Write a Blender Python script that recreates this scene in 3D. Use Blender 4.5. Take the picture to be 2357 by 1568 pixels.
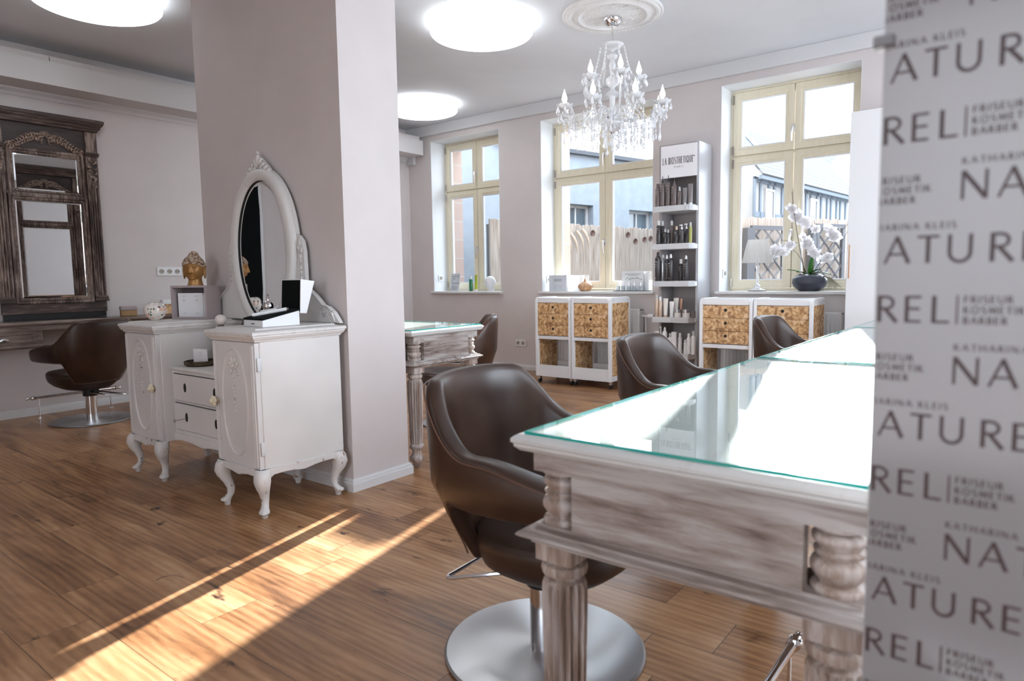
import bpy, math, random
from mathutils import Vector, Matrix
R_ = math.radians
random.seed(7)
for o in list(bpy.data.objects): bpy.data.objects.remove(o)
scene = bpy.context.scene
col = scene.collection

# ------------------------------------------------------------------ camera
YAW, PITCH, ROLL, FPX = 0.66016235, 0.0930964, -0.01513624, 1534.4
CAMZ = 1.05
fw = Vector((-math.sin(YAW)*math.cos(PITCH), math.cos(YAW)*math.cos(PITCH), -math.sin(PITCH)))
rt0 = Vector((math.cos(YAW), math.sin(YAW), 0)); up0 = rt0.cross(fw)
c_, s_ = math.cos(ROLL), math.sin(ROLL)
rt = c_*rt0 + s_*up0; up = -s_*rt0 + c_*up0
cam_d = bpy.data.cameras.new('camera'); cam = bpy.data.objects.new('camera', cam_d); col.objects.link(cam)
M = Matrix((rt, up, -fw)).transposed().to_4x4(); M.translation = Vector((0, 0, CAMZ)); cam.matrix_world = M
cam_d.sensor_fit = 'HORIZONTAL'; cam_d.sensor_width = 36; cam_d.lens = FPX/2357*36
cam_d.clip_start = 0.02; cam_d.clip_end = 200
cam_d.dof.use_dof = True; cam_d.dof.focus_distance = 3.4; cam_d.dof.aperture_fstop = 4.0
scene.camera = cam

# ------------------------------------------------------------------ light, world, exposure
vs = scene.view_settings
vs.view_transform = 'Standard'; vs.look = 'None'; vs.gamma = 1; vs.use_curve_mapping = False
vs.exposure = 1.52
w = bpy.data.worlds.new('sky'); scene.world = w; w.use_nodes = True
nt = w.node_tree; nt.nodes.clear()
wo = nt.nodes.new('ShaderNodeOutputWorld'); bg = nt.nodes.new('ShaderNodeBackground')
bg.inputs[0].default_value = (0.80, 0.89, 1.0, 1); bg.inputs[1].default_value = 3.2
nt.links.new(bg.outputs[0], wo.inputs[0])
sd = bpy.data.lights.new('sun', 'SUN'); sd.energy = 20; sd.angle = R_(0.55); sd.color = (1.0, 0.98, 0.96)
sun = bpy.data.objects.new('sun', sd); col.objects.link(sun)
sun_dir = Vector((-0.240, 1, 0.240)).normalized()
sun.rotation_euler = (-sun_dir).to_track_quat('-Z', 'Y').to_euler()
sun.location = (-3, 12, 6)
# light portals in the real and added wall openings help the daylight sampling
def portal(x0, x1, z0, z1, y):
    l = bpy.data.lights.new('window_portal', 'AREA'); l.shape = 'RECTANGLE'; l.size = x1-x0; l.size_y = z1-z0
    l.cycles.is_portal = True
    o = bpy.data.objects.new('window_portal', l); col.objects.link(o)
    o.location = ((x0+x1)/2, y, (z0+z1)/2); o.rotation_euler = (R_(-90) if y > 0 else R_(90), 0, 0)
portal(-5.96, -4.87, 0.9, 2.75, 6.5); portal(-4.29, -2.95, 0.9, 2.75, 6.5); portal(-2.29, -1.14, 0.9, 2.75, 6.5)
portal(-.8, .8, .8, 2.4, -3.2)  # portal of the added opening behind the camera

l = bpy.data.lights.new('window_portal', 'AREA'); l.shape = 'RECTANGLE'; l.size = 4.0; l.size_y = 2.1; l.cycles.is_portal = True
o = bpy.data.objects.new('window_portal', l); col.objects.link(o); o.location = (2.33, 3.3, 1.6); o.rotation_euler = (0, R_(90), 0)  # portal of the right wall opening, added out of view
# ------------------------------------------------------------------ tagging
def tag(o, label=None, cat=None, group=None, kind=None):
    if label: o['label'] = label
    if cat: o['category'] = cat
    if group: o['group'] = group
    if kind: o['kind'] = kind
    return o
def empty(name, loc=(0, 0, 0), rz=0, label=None, cat=None, group=None, kind=None, parent=None):
    o = bpy.data.objects.new(name, None); col.objects.link(o); o.empty_display_size = .05
    o.location = loc; o.rotation_euler = (0, 0, rz); o.parent = parent
    return tag(o, label, cat, group, kind)
def copy_tree(o, parent=None):
    c = o.copy(); col.objects.link(c); c.parent = parent
    for ch in [x for x in o.children]: copy_tree(ch, c)
    return c
def place_copy(proto, loc, rz, label, first, group=None):
    o = proto if first else copy_tree(proto)
    o.location = loc; o.rotation_euler = (0, 0, rz); o['label'] = label
    if group: o['group'] = group
    return o
def ray(x, y): return rt*(x-1178.5)/FPX - up*(y-784)/FPX + fw
def aty(x, y, Y): d = ray(x, y); t = Y/d.y; return Vector((t*d.x, Y, CAMZ+t*d.z))
def atz(x, y, Z): d = ray(x, y); t = (Z-CAMZ)/d.z; return Vector((t*d.x, t*d.y, Z))

# ------------------------------------------------------------------ mesh builder
class MB:
    def __init__(s): s.v = []; s.f = []
    def add(s, vs_, fs):
        o = len(s.v); s.v += [tuple(p) for p in vs_]; s.f += [tuple(i+o for i in f) for f in fs]; return s
    def box(s, x0, x1, y0, y1, z0, z1):
        return s.add([(x0,y0,z0),(x1,y0,z0),(x1,y1,z0),(x0,y1,z0),(x0,y0,z1),(x1,y0,z1),(x1,y1,z1),(x0,y1,z1)],
              [(0,3,2,1),(4,5,6,7),(0,1,5,4),(1,2,6,5),(2,3,7,6),(3,0,4,7)])
    def loft(s, loops, cap=True, close=False):
        n = len(loops[0]); vs_ = [p for l in loops for p in l]; fs = []
        m = len(loops)
        for i in range(m if close else m-1):
            j = (i+1) % m
            for k in range(n):
                k2 = (k+1) % n; fs.append((i*n+k, i*n+k2, j*n+k2, j*n+k))
        if cap and not close: fs.append(tuple(range(n-1, -1, -1))); fs.append(tuple((m-1)*n+k for k in range(n)))
        return s.add(vs_, fs)
    def lathe(s, prof, c=(0,0,0), n=24, flute=None, sx=1, sy=1, cap=True):
        loops = []
        for r, z in prof:
            l = []
            for k in range(n):
                a = 2*math.pi*k/n; rr = r
                if flute and flute[2] <= z <= flute[3]: rr = r - flute[1]*(0.5-0.5*math.cos(a*flute[0]))
                l.append((c[0]+rr*math.cos(a)*sx, c[1]+rr*math.sin(a)*sy, c[2]+z))
            loops.append(l)
        return s.loft(loops, cap)
    def tube(s, pts, r, n=8, closed=False):
        pts = [Vector(p) for p in pts]; m = len(pts); loops = []
        prev = None
        for i, p in enumerate(pts):
            if closed: t = pts[(i+1) % m]-pts[i-1]
            else: t = pts[min(i+1, m-1)]-pts[max(i-1, 0)]
            if t.length < 1e-9: t = Vector((0,0,1))
            t.normalize()
            if prev is None:
                a = Vector((0,0,1)) if abs(t.z) < .9 else Vector((1,0,0)); u = t.cross(a).normalized()
            else: u = (prev - t*prev.dot(t)).normalized()
            prev = u; v = t.cross(u); rr = r[i] if isinstance(r, (list, tuple)) else r
            loops.append([p+u*rr*math.cos(2*math.pi*k/n)+v*rr*math.sin(2*math.pi*k/n) for k in range(n)])
        return s.loft(loops, not closed, closed)
    def cyl(s, p, q, r, n=16): return s.tube([p, q], r, n)
    def ball(s, c, r, n=16, m=10, sc=(1,1,1)):
        prof = [(math.sin(math.pi*i/m), -math.cos(math.pi*i/m)) for i in range(m+1)]
        prof[0] = (1e-4, -1); prof[-1] = (1e-4, 1)
        loops = [[(c[0]+r*sc[0]*a*math.cos(2*math.pi*k/n), c[1]+r*sc[1]*a*math.sin(2*math.pi*k/n), c[2]+r*sc[2]*b) for k in range(n)] for a, b in prof]
        return s.loft(loops)
    def prism(s, pts, y0, y1):           # polygon in xz, extruded in y
        n = len(pts)
        return s.add([(x, y0, z) for x, z in pts]+[(x, y1, z) for x, z in pts],
            [tuple(range(n)), tuple(range(2*n-1, n-1, -1))]+[(i, i+n, (i+1) % n+n, (i+1) % n) for i in range(n)])
    def zprism(s, pts, z0, z1):          # polygon in xy, extruded in z
        n = len(pts)
        return s.add([(x, y, z0) for x, y in pts]+[(x, y, z1) for x, y in pts],
            [tuple(range(n-1, -1, -1)), tuple(range(n, 2*n))]+[(i, (i+1) % n, (i+1) % n+n, i+n) for i in range(n)])
    def rect_frame(s, x0, x1, z0, z1, sec):   # closed moulded frame, sec = [(outward offset, y)...]
        cs = [(x0, z0, -1, -1), (x1, z0, 1, -1), (x1, z1, 1, 1), (x0, z1, -1, 1)]
        return s.loft([[(x+dx*o, y, z+dz*o) for o, y in sec] for x, z, dx, dz in cs], close=True)
    def plan_mould(s, x0, x1, y0, y1, sec):   # solid slab with moulded edge, sec = [(outward offset, z)...]
        return s.loft([[(x0-o, y0-o, z), (x1+o, y0-o, z), (x1+o, y1+o, z), (x0-o, y1+o, z)] for o, z in sec])
    def ring_mould(s, x0, x1, y0, y1, sec):   # ring in plan, sec = closed section [(outward offset, z)...]
        cs = [(x0, y0, -1, -1), (x1, y0, 1, -1), (x1, y1, 1, 1), (x0, y1, -1, 1)]
        return s.loft([[(x+dx*o, y+dy*o, z) for o, z in sec] for x, y, dx, dy in cs], close=True)
    def xf(s, m):
        s.v = [tuple(m @ Vector(p)) for p in s.v]; return s
    def build(s, name, mat, parent=None, bevel=0, smooth=35, loc=(0,0,0), rz=0, seg=2):
        me = bpy.data.meshes.new(name); me.from_pydata(s.v, [], s.f); me.validate()
        import bmesh
        bm = bmesh.new(); bm.from_mesh(me); bmesh.ops.recalc_face_normals(bm, faces=bm.faces); bm.to_mesh(me); bm.free()
        if smooth:
            me.polygons.foreach_set('use_smooth', [True]*len(me.polygons)); me.set_sharp_from_angle(angle=R_(smooth))
        me.materials.append(mat)
        o = bpy.data.objects.new(name, me); col.objects.link(o); o.parent = parent; o.location = loc; o.rotation_euler = (0, 0, rz)
        if bevel:
            b = o.modifiers.new('bevel', 'BEVEL'); b.width = bevel; b.segments = seg; b.limit_method = 'ANGLE'; b.angle_limit = R_(40)
        return o
def T(x, y, z): return Matrix.Translation((x, y, z))
def RZ(a): return Matrix.Rotation(a, 4, 'Z')
def RX(a): return Matrix.Rotation(a, 4, 'X')
def RY(a): return Matrix.Rotation(a, 4, 'Y')

# ------------------------------------------------------------------ materials
def newmat(name):
    m = bpy.data.materials.new(name); m.use_nodes = True; nt = m.node_tree
    return m, nt, nt.nodes['Principled BSDF'], nt.nodes['Material Output']
def node(nt, typ, ins=None, **kw):
    n = nt.nodes.new(typ)
    for k, v in kw.items(): setattr(n, k, v)
    for k, v in (ins or {}).items():
        if isinstance(v, bpy.types.NodeSocket): nt.links.new(v, n.inputs[k])
        else: n.inputs[k].default_value = v
    return n
def math_(nt, op, a, b=0.0, c=None):
    d = {0: a, 1: b}
    if c is not None: d[2] = c
    return node(nt, 'ShaderNodeMath', d, operation=op).outputs[0]
def ramp(nt, fac, stops):
    n = node(nt, 'ShaderNodeValToRGB', {0: fac}); e = n.color_ramp.elements
    while len(e) < len(stops): e.new(0.5)
    for x, (p, c) in zip(e, stops): x.position = p; x.color = (c[0], c[1], c[2], 1) if not isinstance(c, (int, float)) else (c, c, c, 1)
    return n.outputs[0]
def coords(nt, scale=(1,1,1), rot=(0,0,0), src='Object'):
    tc = node(nt, 'ShaderNodeTexCoord'); mp = node(nt, 'ShaderNodeMapping', {0: tc.outputs[src], 'Scale': scale, 'Rotation': rot}); return mp.outputs[0]
def bump(nt, h, strength=.2, dist=.01):
    return node(nt, 'ShaderNodeBump', {'Height': h, 'Strength': strength, 'Distance': dist}).outputs[0]
def mat(name, c, rough=.5, metal=0, spec=None, emit=None, es=0, trans=0, alpha=None, coat=0, sub=0, ior=None):
    m, nt, b, out = newmat(name)
    b.inputs['Base Color'].default_value = (*c, 1); b.inputs['Roughness'].default_value = rough; b.inputs['Metallic'].default_value = metal
    if spec is not None: b.inputs['Specular IOR Level'].default_value = spec
    if emit: b.inputs['Emission Color'].default_value = (*emit, 1); b.inputs['Emission Strength'].default_value = es
    if trans: b.inputs['Transmission Weight'].default_value = trans
    if coat: b.inputs['Coat Weight'].default_value = coat
    if ior: b.inputs['IOR'].default_value = ior
    return m
def noisemat(name, c1, c2, scale=(8,8,8), det=4, lo=.35, hi=.65, rough=.5, bs=0, bd=.005, c3=None, metal=0, rot=(0,0,0), coat=0, dist=0, rr=None):
    m, nt, b, out = newmat(name)
    n = node(nt, 'ShaderNodeTexNoise', {'Vector': coords(nt, scale, rot), 'Scale': 1, 'Detail': det, 'Roughness': .6, 'Distortion': dist})
    st = [(lo, c1), (hi, c2)] + ([(min(1, hi+.12), c3)] if c3 else [])
    nt.links.new(ramp(nt, n.outputs[0], st), b.inputs['Base Color'])
    b.inputs['Roughness'].default_value = rough; b.inputs['Metallic'].default_value = metal; b.inputs['Coat Weight'].default_value = coat
    if rr: nt.links.new(ramp(nt, n.outputs[0], [(lo, rr[0]), (hi, rr[1])]), b.inputs['Roughness'])
    if bs: nt.links.new(bump(nt, n.outputs[0], bs, bd), b.inputs['Normal'])
    return m
def glassmat(name, tint=(1,1,1), ior=1.5, rough=0.0):
    m, nt, b, out = newmat(name); nt.nodes.remove(b)
    t = node(nt, 'ShaderNodeBsdfTransparent', {0: (*tint, 1)}); g = node(nt, 'ShaderNodeBsdfGlossy', {'Roughness': rough})
    f = node(nt, 'ShaderNodeFresnel', {'IOR': ior}); bf = node(nt, 'ShaderNodeNewGeometry').outputs['Backfacing']
    fac = math_(nt, 'MULTIPLY', f.outputs[0], math_(nt, 'SUBTRACT', 1.0, bf)); mx = node(nt, 'ShaderNodeMixShader', {0: fac, 1: t.outputs[0], 2: g.outputs[0]})
    nt.links.new(mx.outputs[0], out.inputs[0]); return m

# floor: oak planks running along x
def floor_mat():
    m, nt, b, out = newmat('oak_plank_floor')
    tc = node(nt, 'ShaderNodeTexCoord').outputs['Object']; sp = node(nt, 'ShaderNodeSeparateXYZ', {0: tc})
    W, L = .192, 1.28
    yy = math_(nt, 'DIVIDE', sp.outputs[1], W); row = math_(nt, 'FLOOR', yy)
    wn = node(nt, 'ShaderNodeTexWhiteNoise', {'W': row}, noise_dimensions='1D')
    xx = math_(nt, 'ADD', math_(nt, 'DIVIDE', sp.outputs[0], L), wn.outputs[0]); pl = math_(nt, 'FLOOR', xx)
    idv = node(nt, 'ShaderNodeCombineXYZ', {0: row, 1: pl}); idn = node(nt, 'ShaderNodeTexWhiteNoise', {'Vector': idv.outputs[0]}, noise_dimensions='2D')
    off = node(nt, 'ShaderNodeVectorMath', {0: idn.outputs[1], 1: (13., 7., 5.)}, operation='MULTIPLY')
    p2 = node(nt, 'ShaderNodeVectorMath', {0: tc, 1: off.outputs[0]}, operation='ADD').outputs[0]
    def nz(sc, det, dist=0, rg=.6): return node(nt, 'ShaderNodeTexNoise', {'Vector': node(nt, 'ShaderNodeMapping', {0: p2, 'Scale': sc}).outputs[0], 'Scale': 1, 'Detail': det, 'Roughness': rg, 'Distortion': dist}).outputs[0]
    big = nz((1.6, 7, 1), 4, .6); fine = nz((3.2, 24, 1), 6, .7, .68); hair = nz((9, 150, 1), 3, .2, .6); knot = nz((3.6, 9, 1), 3, 1.0)
    wv = node(nt, 'ShaderNodeTexWave', {'Vector': node(nt, 'ShaderNodeMapping', {0: p2, 'Scale': (.6, 5, 1)}).outputs[0], 'Scale': 2.2, 'Distortion': 7, 'Detail': 3, 'Detail Scale': 1.2}, bands_direction='Y').outputs[0]
    f = math_(nt, 'ADD', math_(nt, 'MULTIPLY', big, .60), math_(nt, 'ADD', math_(nt, 'ADD', math_(nt, 'MULTIPLY', fine, .26), math_(nt, 'MULTIPLY', hair, .07)), math_(nt, 'MULTIPLY', wv, .07)))
    f = math_(nt, 'ADD', f, math_(nt, 'MULTIPLY', math_(nt, 'SUBTRACT', idn.outputs[0], .5), .10))
    c = ramp(nt, f, [(.29, (.085, .034, .012)), (.40, (.225, .102, .041)), (.53, (.39, .203, .094)), (.69, (.56, .345, .19))])
    kf = ramp(nt, knot, [(.655, 0.0), (.74, 1.0)])
    c = node(nt, 'ShaderNodeMix', {0: kf, 6: c, 7: (.045, .018, .009, 1)}, data_type='RGBA').outputs[2]
    fy = math_(nt, 'FRACT', yy); fx = math_(nt, 'FRACT', xx)
    gy = math_(nt, 'LESS_THAN', fy, .012); gx = math_(nt, 'LESS_THAN', fx, .0022); g = math_(nt, 'MAXIMUM', gy, gx)
    c = node(nt, 'ShaderNodeMix', {0: math_(nt, 'MULTIPLY', g, .75), 6: c, 7: (.05, .025, .015, 1)}, data_type='RGBA').outputs[2]
    nt.links.new(c, b.inputs['Base Color'])
    nt.links.new(ramp(nt, fine, [(.3, .27), (.7, .42)]), b.inputs['Roughness'])
    h = math_(nt, 'SUBTRACT', math_(nt, 'MULTIPLY', fine, .5), g)
    nt.links.new(bump(nt, h, .12, .002), b.inputs['Normal'])
    return m
def osb_mat():
    m, nt, b, out = newmat('osb_chipboard'); acc = None
    base = coords(nt, (1, 1, 1))
    cols = []
    for d in ((1, 1, 1.1), (1, 1, -.8), (-.15, .2, 1), (1, -1, .1)):
        q = Vector(d).rotation_difference(Vector((1, 0, 0))).to_euler()
        r1 = node(nt, 'ShaderNodeMapping', {0: base, 'Rotation': tuple(q)}).outputs[0]
        v = node(nt, 'ShaderNodeTexVoronoi', {'Vector': node(nt, 'ShaderNodeMapping', {0: r1, 'Scale': (9, 55, 55)}).outputs[0], 'Scale': 1.0, 'Randomness': 1.0}, feature='F1')
        s = node(nt, 'ShaderNodeSeparateColor', {0: v.outputs['Color']}); cols.append(math_(nt, 'ADD', s.outputs[0], math_(nt, 'MULTIPLY', v.outputs['Distance'], -.25)))
    f = math_(nt, 'ADD', math_(nt, 'ADD', math_(nt, 'MULTIPLY', cols[0], .36), math_(nt, 'MULTIPLY', cols[3], .2)), math_(nt, 'ADD', math_(nt, 'MULTIPLY', cols[1], .36), math_(nt, 'MULTIPLY', cols[2], .24)))
    n = node(nt, 'ShaderNodeTexNoise', {'Vector': coords(nt, (70, 70, 70)), 'Scale': 1, 'Detail': 4})
    f = math_(nt, 'ADD', f, math_(nt, 'MULTIPLY', math_(nt, 'SUBTRACT', n.outputs[0], .5), .5))
    nt.links.new(ramp(nt, f, [(.16, (.30, .15, .065)), (.34, (.50, .28, .12)), (.55, (.66, .42, .21)), (.80, (.78, .58, .36))]), b.inputs['Base Color'])
    b.inputs['Roughness'].default_value = .5
    nt.links.new(bump(nt, f, .25, .002), b.inputs['Normal']); return m
def wash_mat(name, axis, light, mid, dark, thr=(.34, .5, .62), s=26):
    m, nt, b, out = newmat(name)
    sc = [s, s, s]; sc[axis] = s*.11
    sc2 = [7, 7, 7]; sc2[axis] = 2.0
    n1 = node(nt, 'ShaderNodeTexNoise', {'Vector': coords(nt, tuple(sc)), 'Scale': 1.6, 'Detail': 5, 'Roughness': .65, 'Distortion': .4}).outputs[0]
    n2 = node(nt, 'ShaderNodeTexNoise', {'Vector': coords(nt, tuple(sc2)), 'Scale': 1, 'Detail': 3, 'Distortion': .6}).outputs[0]
    f = math_(nt, 'ADD', math_(nt, 'MULTIPLY', n1, .55), math_(nt, 'MULTIPLY', n2, .45))
    nt.links.new(ramp(nt, f, [(thr[0], dark), (thr[1], mid), (thr[2], light)]), b.inputs['Base Color'])
    b.inputs['Roughness'].default_value = .55
    nt.links.new(bump(nt, n1, .25, .003), b.inputs['Normal']); return m
def chip_mat(name, paint, under, lo=.63, hi=.70, rough=.42, s=22):
    m, nt, b, out = newmat(name)
    n1 = node(nt, 'ShaderNodeTexNoise', {'Vector': coords(nt, (s, s, s*.6)), 'Scale': 1, 'Detail': 6, 'Roughness': .7}).outputs[0]
    n2 = node(nt, 'ShaderNodeTexNoise', {'Vector': coords(nt, (3, 3, 3)), 'Scale': 1, 'Detail': 2}).outputs[0]
    geo = node(nt, 'ShaderNodeNewGeometry'); bv = node(nt, 'ShaderNodeBevel', {'Radius': .005}, samples=4)
    dt = node(nt, 'ShaderNodeVectorMath', {0: geo.outputs['Normal'], 1: bv.outputs[0]}, operation='DOT_PRODUCT').outputs['Value']
    pt = ramp(nt, dt, [(.80, .20), (.985, 0.0)])
    f = math_(nt, 'ADD', n1, pt)
    base = ramp(nt, n2, [(.35, tuple(.90*x for x in paint)), (.65, paint)])
    c = node(nt, 'ShaderNodeMix', {0: ramp(nt, f, [(lo, 0.0), (hi, 1.0)]), 6: base, 7: (*under, 1)}, data_type='RGBA').outputs[2]
    nt.links.new(c, b.inputs['Base Color']); b.inputs['Roughness'].default_value = rough
    nt.links.new(bump(nt, n2, .1, .003), b.inputs['Normal']); return m
def brushed_disc():
    m, nt, b, out = newmat('brushed_steel_disc')
    b.inputs['Base Color'].default_value = (.42, .42, .43, 1); b.inputs['Metallic'].default_value = 1; b.inputs['Roughness'].default_value = .27
    b.inputs['Anisotropic'].default_value = .93
    t = node(nt, 'ShaderNodeTangent', direction_type='RADIAL', axis='Z'); nt.links.new(t.outputs[0], b.inputs['Tangent']); return m
def leather_mat(name, c1, c2, rough=.36):
    m, nt, b, out = newmat(name)
    n = node(nt, 'ShaderNodeTexNoise', {'Vector': coords(nt, (7, 7, 7)), 'Scale': 1, 'Detail': 4}).outputs[0]
    v = node(nt, 'ShaderNodeTexNoise', {'Vector': coords(nt, (150, 150, 150)), 'Scale': 1, 'Detail': 2}).outputs[0]
    nt.links.new(ramp(nt, n, [(.3, c1), (.7, c2)]), b.inputs['Base Color'])
    nt.links.new(ramp(nt, n, [(.3, rough-.05), (.7, rough+.08)]), b.inputs['Roughness'])
    nt.links.new(bump(nt, v, .12, .0006), b.inputs['Normal']); return m

FLOOR = floor_mat(); OSB = osb_mat()
WALL = noisemat('wall_paint_taupe', (.63, .58, .57), (.66, .61, .60), (2.5, 2.5, 2.5), 3, rough=.75, bs=.04, bd=.002)
CEIL = noisemat('ceiling_paint', (.68, .70, .735), (.71, .73, .765), (2, 2, 2), 3, rough=.8)
TRIMW = mat('white_trim', (.72, .72, .72), .35)
REVEAL = mat('white_reveal_paint', (.75, .77, .79), .6)
WINWOOD = noisemat('cream_window_wood', (.76, .69, .53), (.80, .74, .58), (30, 30, 4), 4, rough=.45)
RUBBER = mat('dark_gasket', (.09, .05, .03), .6)
GLASS = glassmat('window_glass', (.97, .985, .99), 1.35)
CHROME = mat('chrome', (.78, .78, .79), .10, 1)
DCHROME = mat('dark_chrome', (.45, .41, .38), .14, 1)
STEELW = mat('satin_nickel', (.72, .72, .72), .3, 1)
DISC = brushed_disc()
LEATHER = leather_mat('brown_leather', (.027, .012, .007), (.052, .024, .014), .33)
LEATHERD = leather_mat('seat_leather', (.026, .012, .007), (.046, .022, .013), .42)
BLACKP = mat('black_plastic', (.010, .010, .011), .5); BLACKM = mat('matt_black', (.005, .006, .006), .85, spec=.1)
PIPING = mat('leather_piping', (.12, .055, .032), .4)
WASHX = wash_mat('whitewashed_wood', 0, (.46, .43, .41), (.31, .255, .23), (.11, .07, .055), (.36, .47, .57))
WASHY = wash_mat('whitewashed_wood_side', 1, (.46, .43, .41), (.31, .255, .23), (.11, .07, .055), (.36, .47, .57))
WASHZ = wash_mat('whitewashed_wood_leg', 2, (.52, .46, .43), (.33, .25, .205), (.11, .06, .04), (.36, .48, .58))
WASHT = wash_mat('whitewashed_table_top', 1, (.60, .60, .59), (.54, .52, .50), (.36, .31, .28), (.28, .36, .46))
DESKW = wash_mat('brown_washed_desk_wood', 1, (.34, .265, .23), (.17, .115, .095), (.07, .045, .036), (.34, .48, .64))
DARKW = wash_mat('dark_carved_wood', 2, (.34, .26, .22), (.085, .050, .040), (.022, .013, .011), (.36, .48, .61), 40)
DARKWH = wash_mat('dark_carved_wood_rail', 0, (.24, .18, .155), (.075, .048, .040), (.026, .017, .014), (.36, .50, .64), 40)
CARVE = noisemat('pale_rubbed_carving', (.13, .08, .06), (.46, .35, .29), (60, 60, 60), 4, .4, .62, rough=.5, bs=.4)
MIRROR = mat('mirror_glass', (.86, .88, .89), .01, 1)
PAINT = chip_mat('chipped_white_paint', (.74, .72, .70), (.20, .105, .06), .70, .76)
PAINTL = chip_mat('chipped_white_leg_paint', (.74, .72, .70), (.22, .12, .07), .60, .66, s=34)
PAINTF = chip_mat('aged_white_panel_paint', (.72, .70, .69), (.30, .20, .14), .78, .84)
BLACKW = mat('black_gap', (.012, .010, .010), .7)
IVORY = mat('ivory_knob', (.74, .66, .50), .3)
WHITE = mat('white_lacquer', (.78, .78, .79), .35)
WHITEM = mat('matt_white', (.80, .80, .80), .6)
PAPER = mat('printed_paper', (.80, .81, .83), .55)
INK = mat('dark_ink', (.05, .045, .045), .6)
GREYINK = mat('grey_ink', (.28, .28, .30), .6)
GREEN_EDGE = mat('green_glass_edge', (.0, .30, .26), .12, spec=.6, emit=None)
TABGLASS = glassmat('table_glass', (.95, .985, .975), 1.55)
LAMP = mat('lamp_diffuser', (.9, .9, .9), .4, emit=(.93, .97, 1.0), es=1.9)
BULB = mat('candle_bulb', (.95, .95, .95), .2, emit=(1.0, .97, .93), es=.9)
CRYSTAL = mat('crystal', (.95, .96, .98), .04, spec=1.0, trans=.45, ior=1.5)
FROST = mat('frosted_glass_cup', (.90, .92, .94), .25, trans=.35, ior=1.4)
PLASTER = noisemat('plaster_rose', (.74, .74, .74), (.78, .78, .78), (25, 25, 25), 4, rough=.8, bs=.3, bd=.004)
BRICK = None
# ================================================================== SETTING
YW, YF, CZ, XL = 6.085, 6.335, 2.94, -6.353
def S(name, mb, m, **k): return tag(mb.build(name, m, **k), kind='structure')
def brick_mat():
    m, nt, b, out = newmat('outer_brick')
    t = node(nt, 'ShaderNodeTexBrick', {'Vector': coords(nt, (1, 1, 1), (R_(90), 0, R_(90))), 'Color1': (.30, .22, .19, 1), 'Color2': (.34, .26, .23, 1), 'Mortar': (.33, .32, .31, 1), 'Scale': 1, 'Mortar Size': .006, 'Brick Width': .24, 'Row Height': .075})
    nt.links.new(t.outputs[0], b.inputs['Base Color']); b.inputs['Roughness'].default_value = .9; return m
BRICK = brick_mat()
S('floor', MB().box(-7.2, 2.6, -3.4, 6.6, -.08, 0), FLOOR, smooth=0)
S('ceiling', MB().box(-7.2, 2.6, -3.4, 6.6, CZ, CZ+.12), CEIL, smooth=0)
WINS = [(-5.958, -4.872), (-4.288, -2.952), (-2.284, -1.138)]
ZS, ZT = .90, 2.752
def pierced(x0, x1, y0, y1, z1, opens, zs, zt):
    mb = MB(); xs = [x0]
    for a, b in opens: xs += [a, b]
    xs.append(x1)
    for i in range(0, len(xs), 2): mb.box(xs[i], xs[i+1], y0, y1, 0, z1)
    for a, b in opens: mb.box(a, b, y0, y1, 0, zs); mb.box(a, b, y0, y1, zt, z1)
    return mb
S('wall_window', pierced(XL-.1, 2.3, YW, YF+.02, CZ, WINS, ZS-.025, ZT), WALL, smooth=0)
S('wall_outer', pierced(XL-.1, 2.3, YF+.06, YF+.30, CZ+.4, [(a+.02, b-.02) for a, b in WINS], ZS-.06, ZT-.02), BRICK, smooth=0)
S('wall_left', MB().box(XL-.12, XL, -3.3, YW, 0, CZ), WALL, smooth=0)
S('wall_right', pierced(-3.3, YW, -2.32, -2.2, CZ, [(1.4, 5.2)], .5, 2.7).xf(Matrix(((0, -1, 0, 0), (1, 0, 0, 0), (0, 0, 1, 0), (0, 0, 0, 1)))), WALL, smooth=0)  # opening is added, out of view, to let in side light
S('wall_back', pierced(XL-.1, 2.3, -3.3, -3.2, CZ, [(-.8, .8)], .8, 2.4), WALL, smooth=0)  # unseen opening added to brighten surfaces facing the camera
S('wall_pillar', MB().box(-3.955, -2.628, 2.078, 2.452, 0, CZ), WALL, smooth=0)
S('wall_partition', MB().box(-3.64, -3.52, 2.452, 3.24, 0, CZ), WALL, smooth=0)
BBS = [(0, 0), (.018, 0), (.018, .040), (.013, .044), (.013, .053), (.006, .057), (.005, .062), (0, .062)]
def bb(name, p, q, nx, ny):   # baseboard along p-q with outward normal
    mb = MB(); mb.loft([[(x+nx*o, y+ny*o, z) for o, z in BBS] for x, y in (p, q)]); S(name, mb, TRIMW, smooth=25)
mb = MB(); mb.loft([[(x+dx*o, y+dy*o, z) for o, z in BBS] for x, y, dx, dy in ((-3.955, 2.078, -1, -1), (-2.628, 2.078, 1, -1), (-2.628, 2.452, 1, 1), (-3.955, 2.452, -1, 1))], close=True)
S('baseboard_pillar', mb, TRIMW, smooth=25)
bb('baseboard_window', (XL, YW), (2.2, YW), 0, -1); bb('baseboard_left', (XL, -3.2), (XL, YW), 1, 0)
bb('baseboard_right', (2.2, -3.2), (2.2, YW), -1, 0)
# cornice on the window wall with its step around the duct
S('trim_1', MB().prism([(XL, 2.50), (-6.225, 2.50), (-6.225, 2.82), (2.2, 2.82), (2.2, CZ), (XL, CZ)], YW-.045, YW), mat('cornice_white', (.66, .66, .67), .7), bevel=.004)
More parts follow.
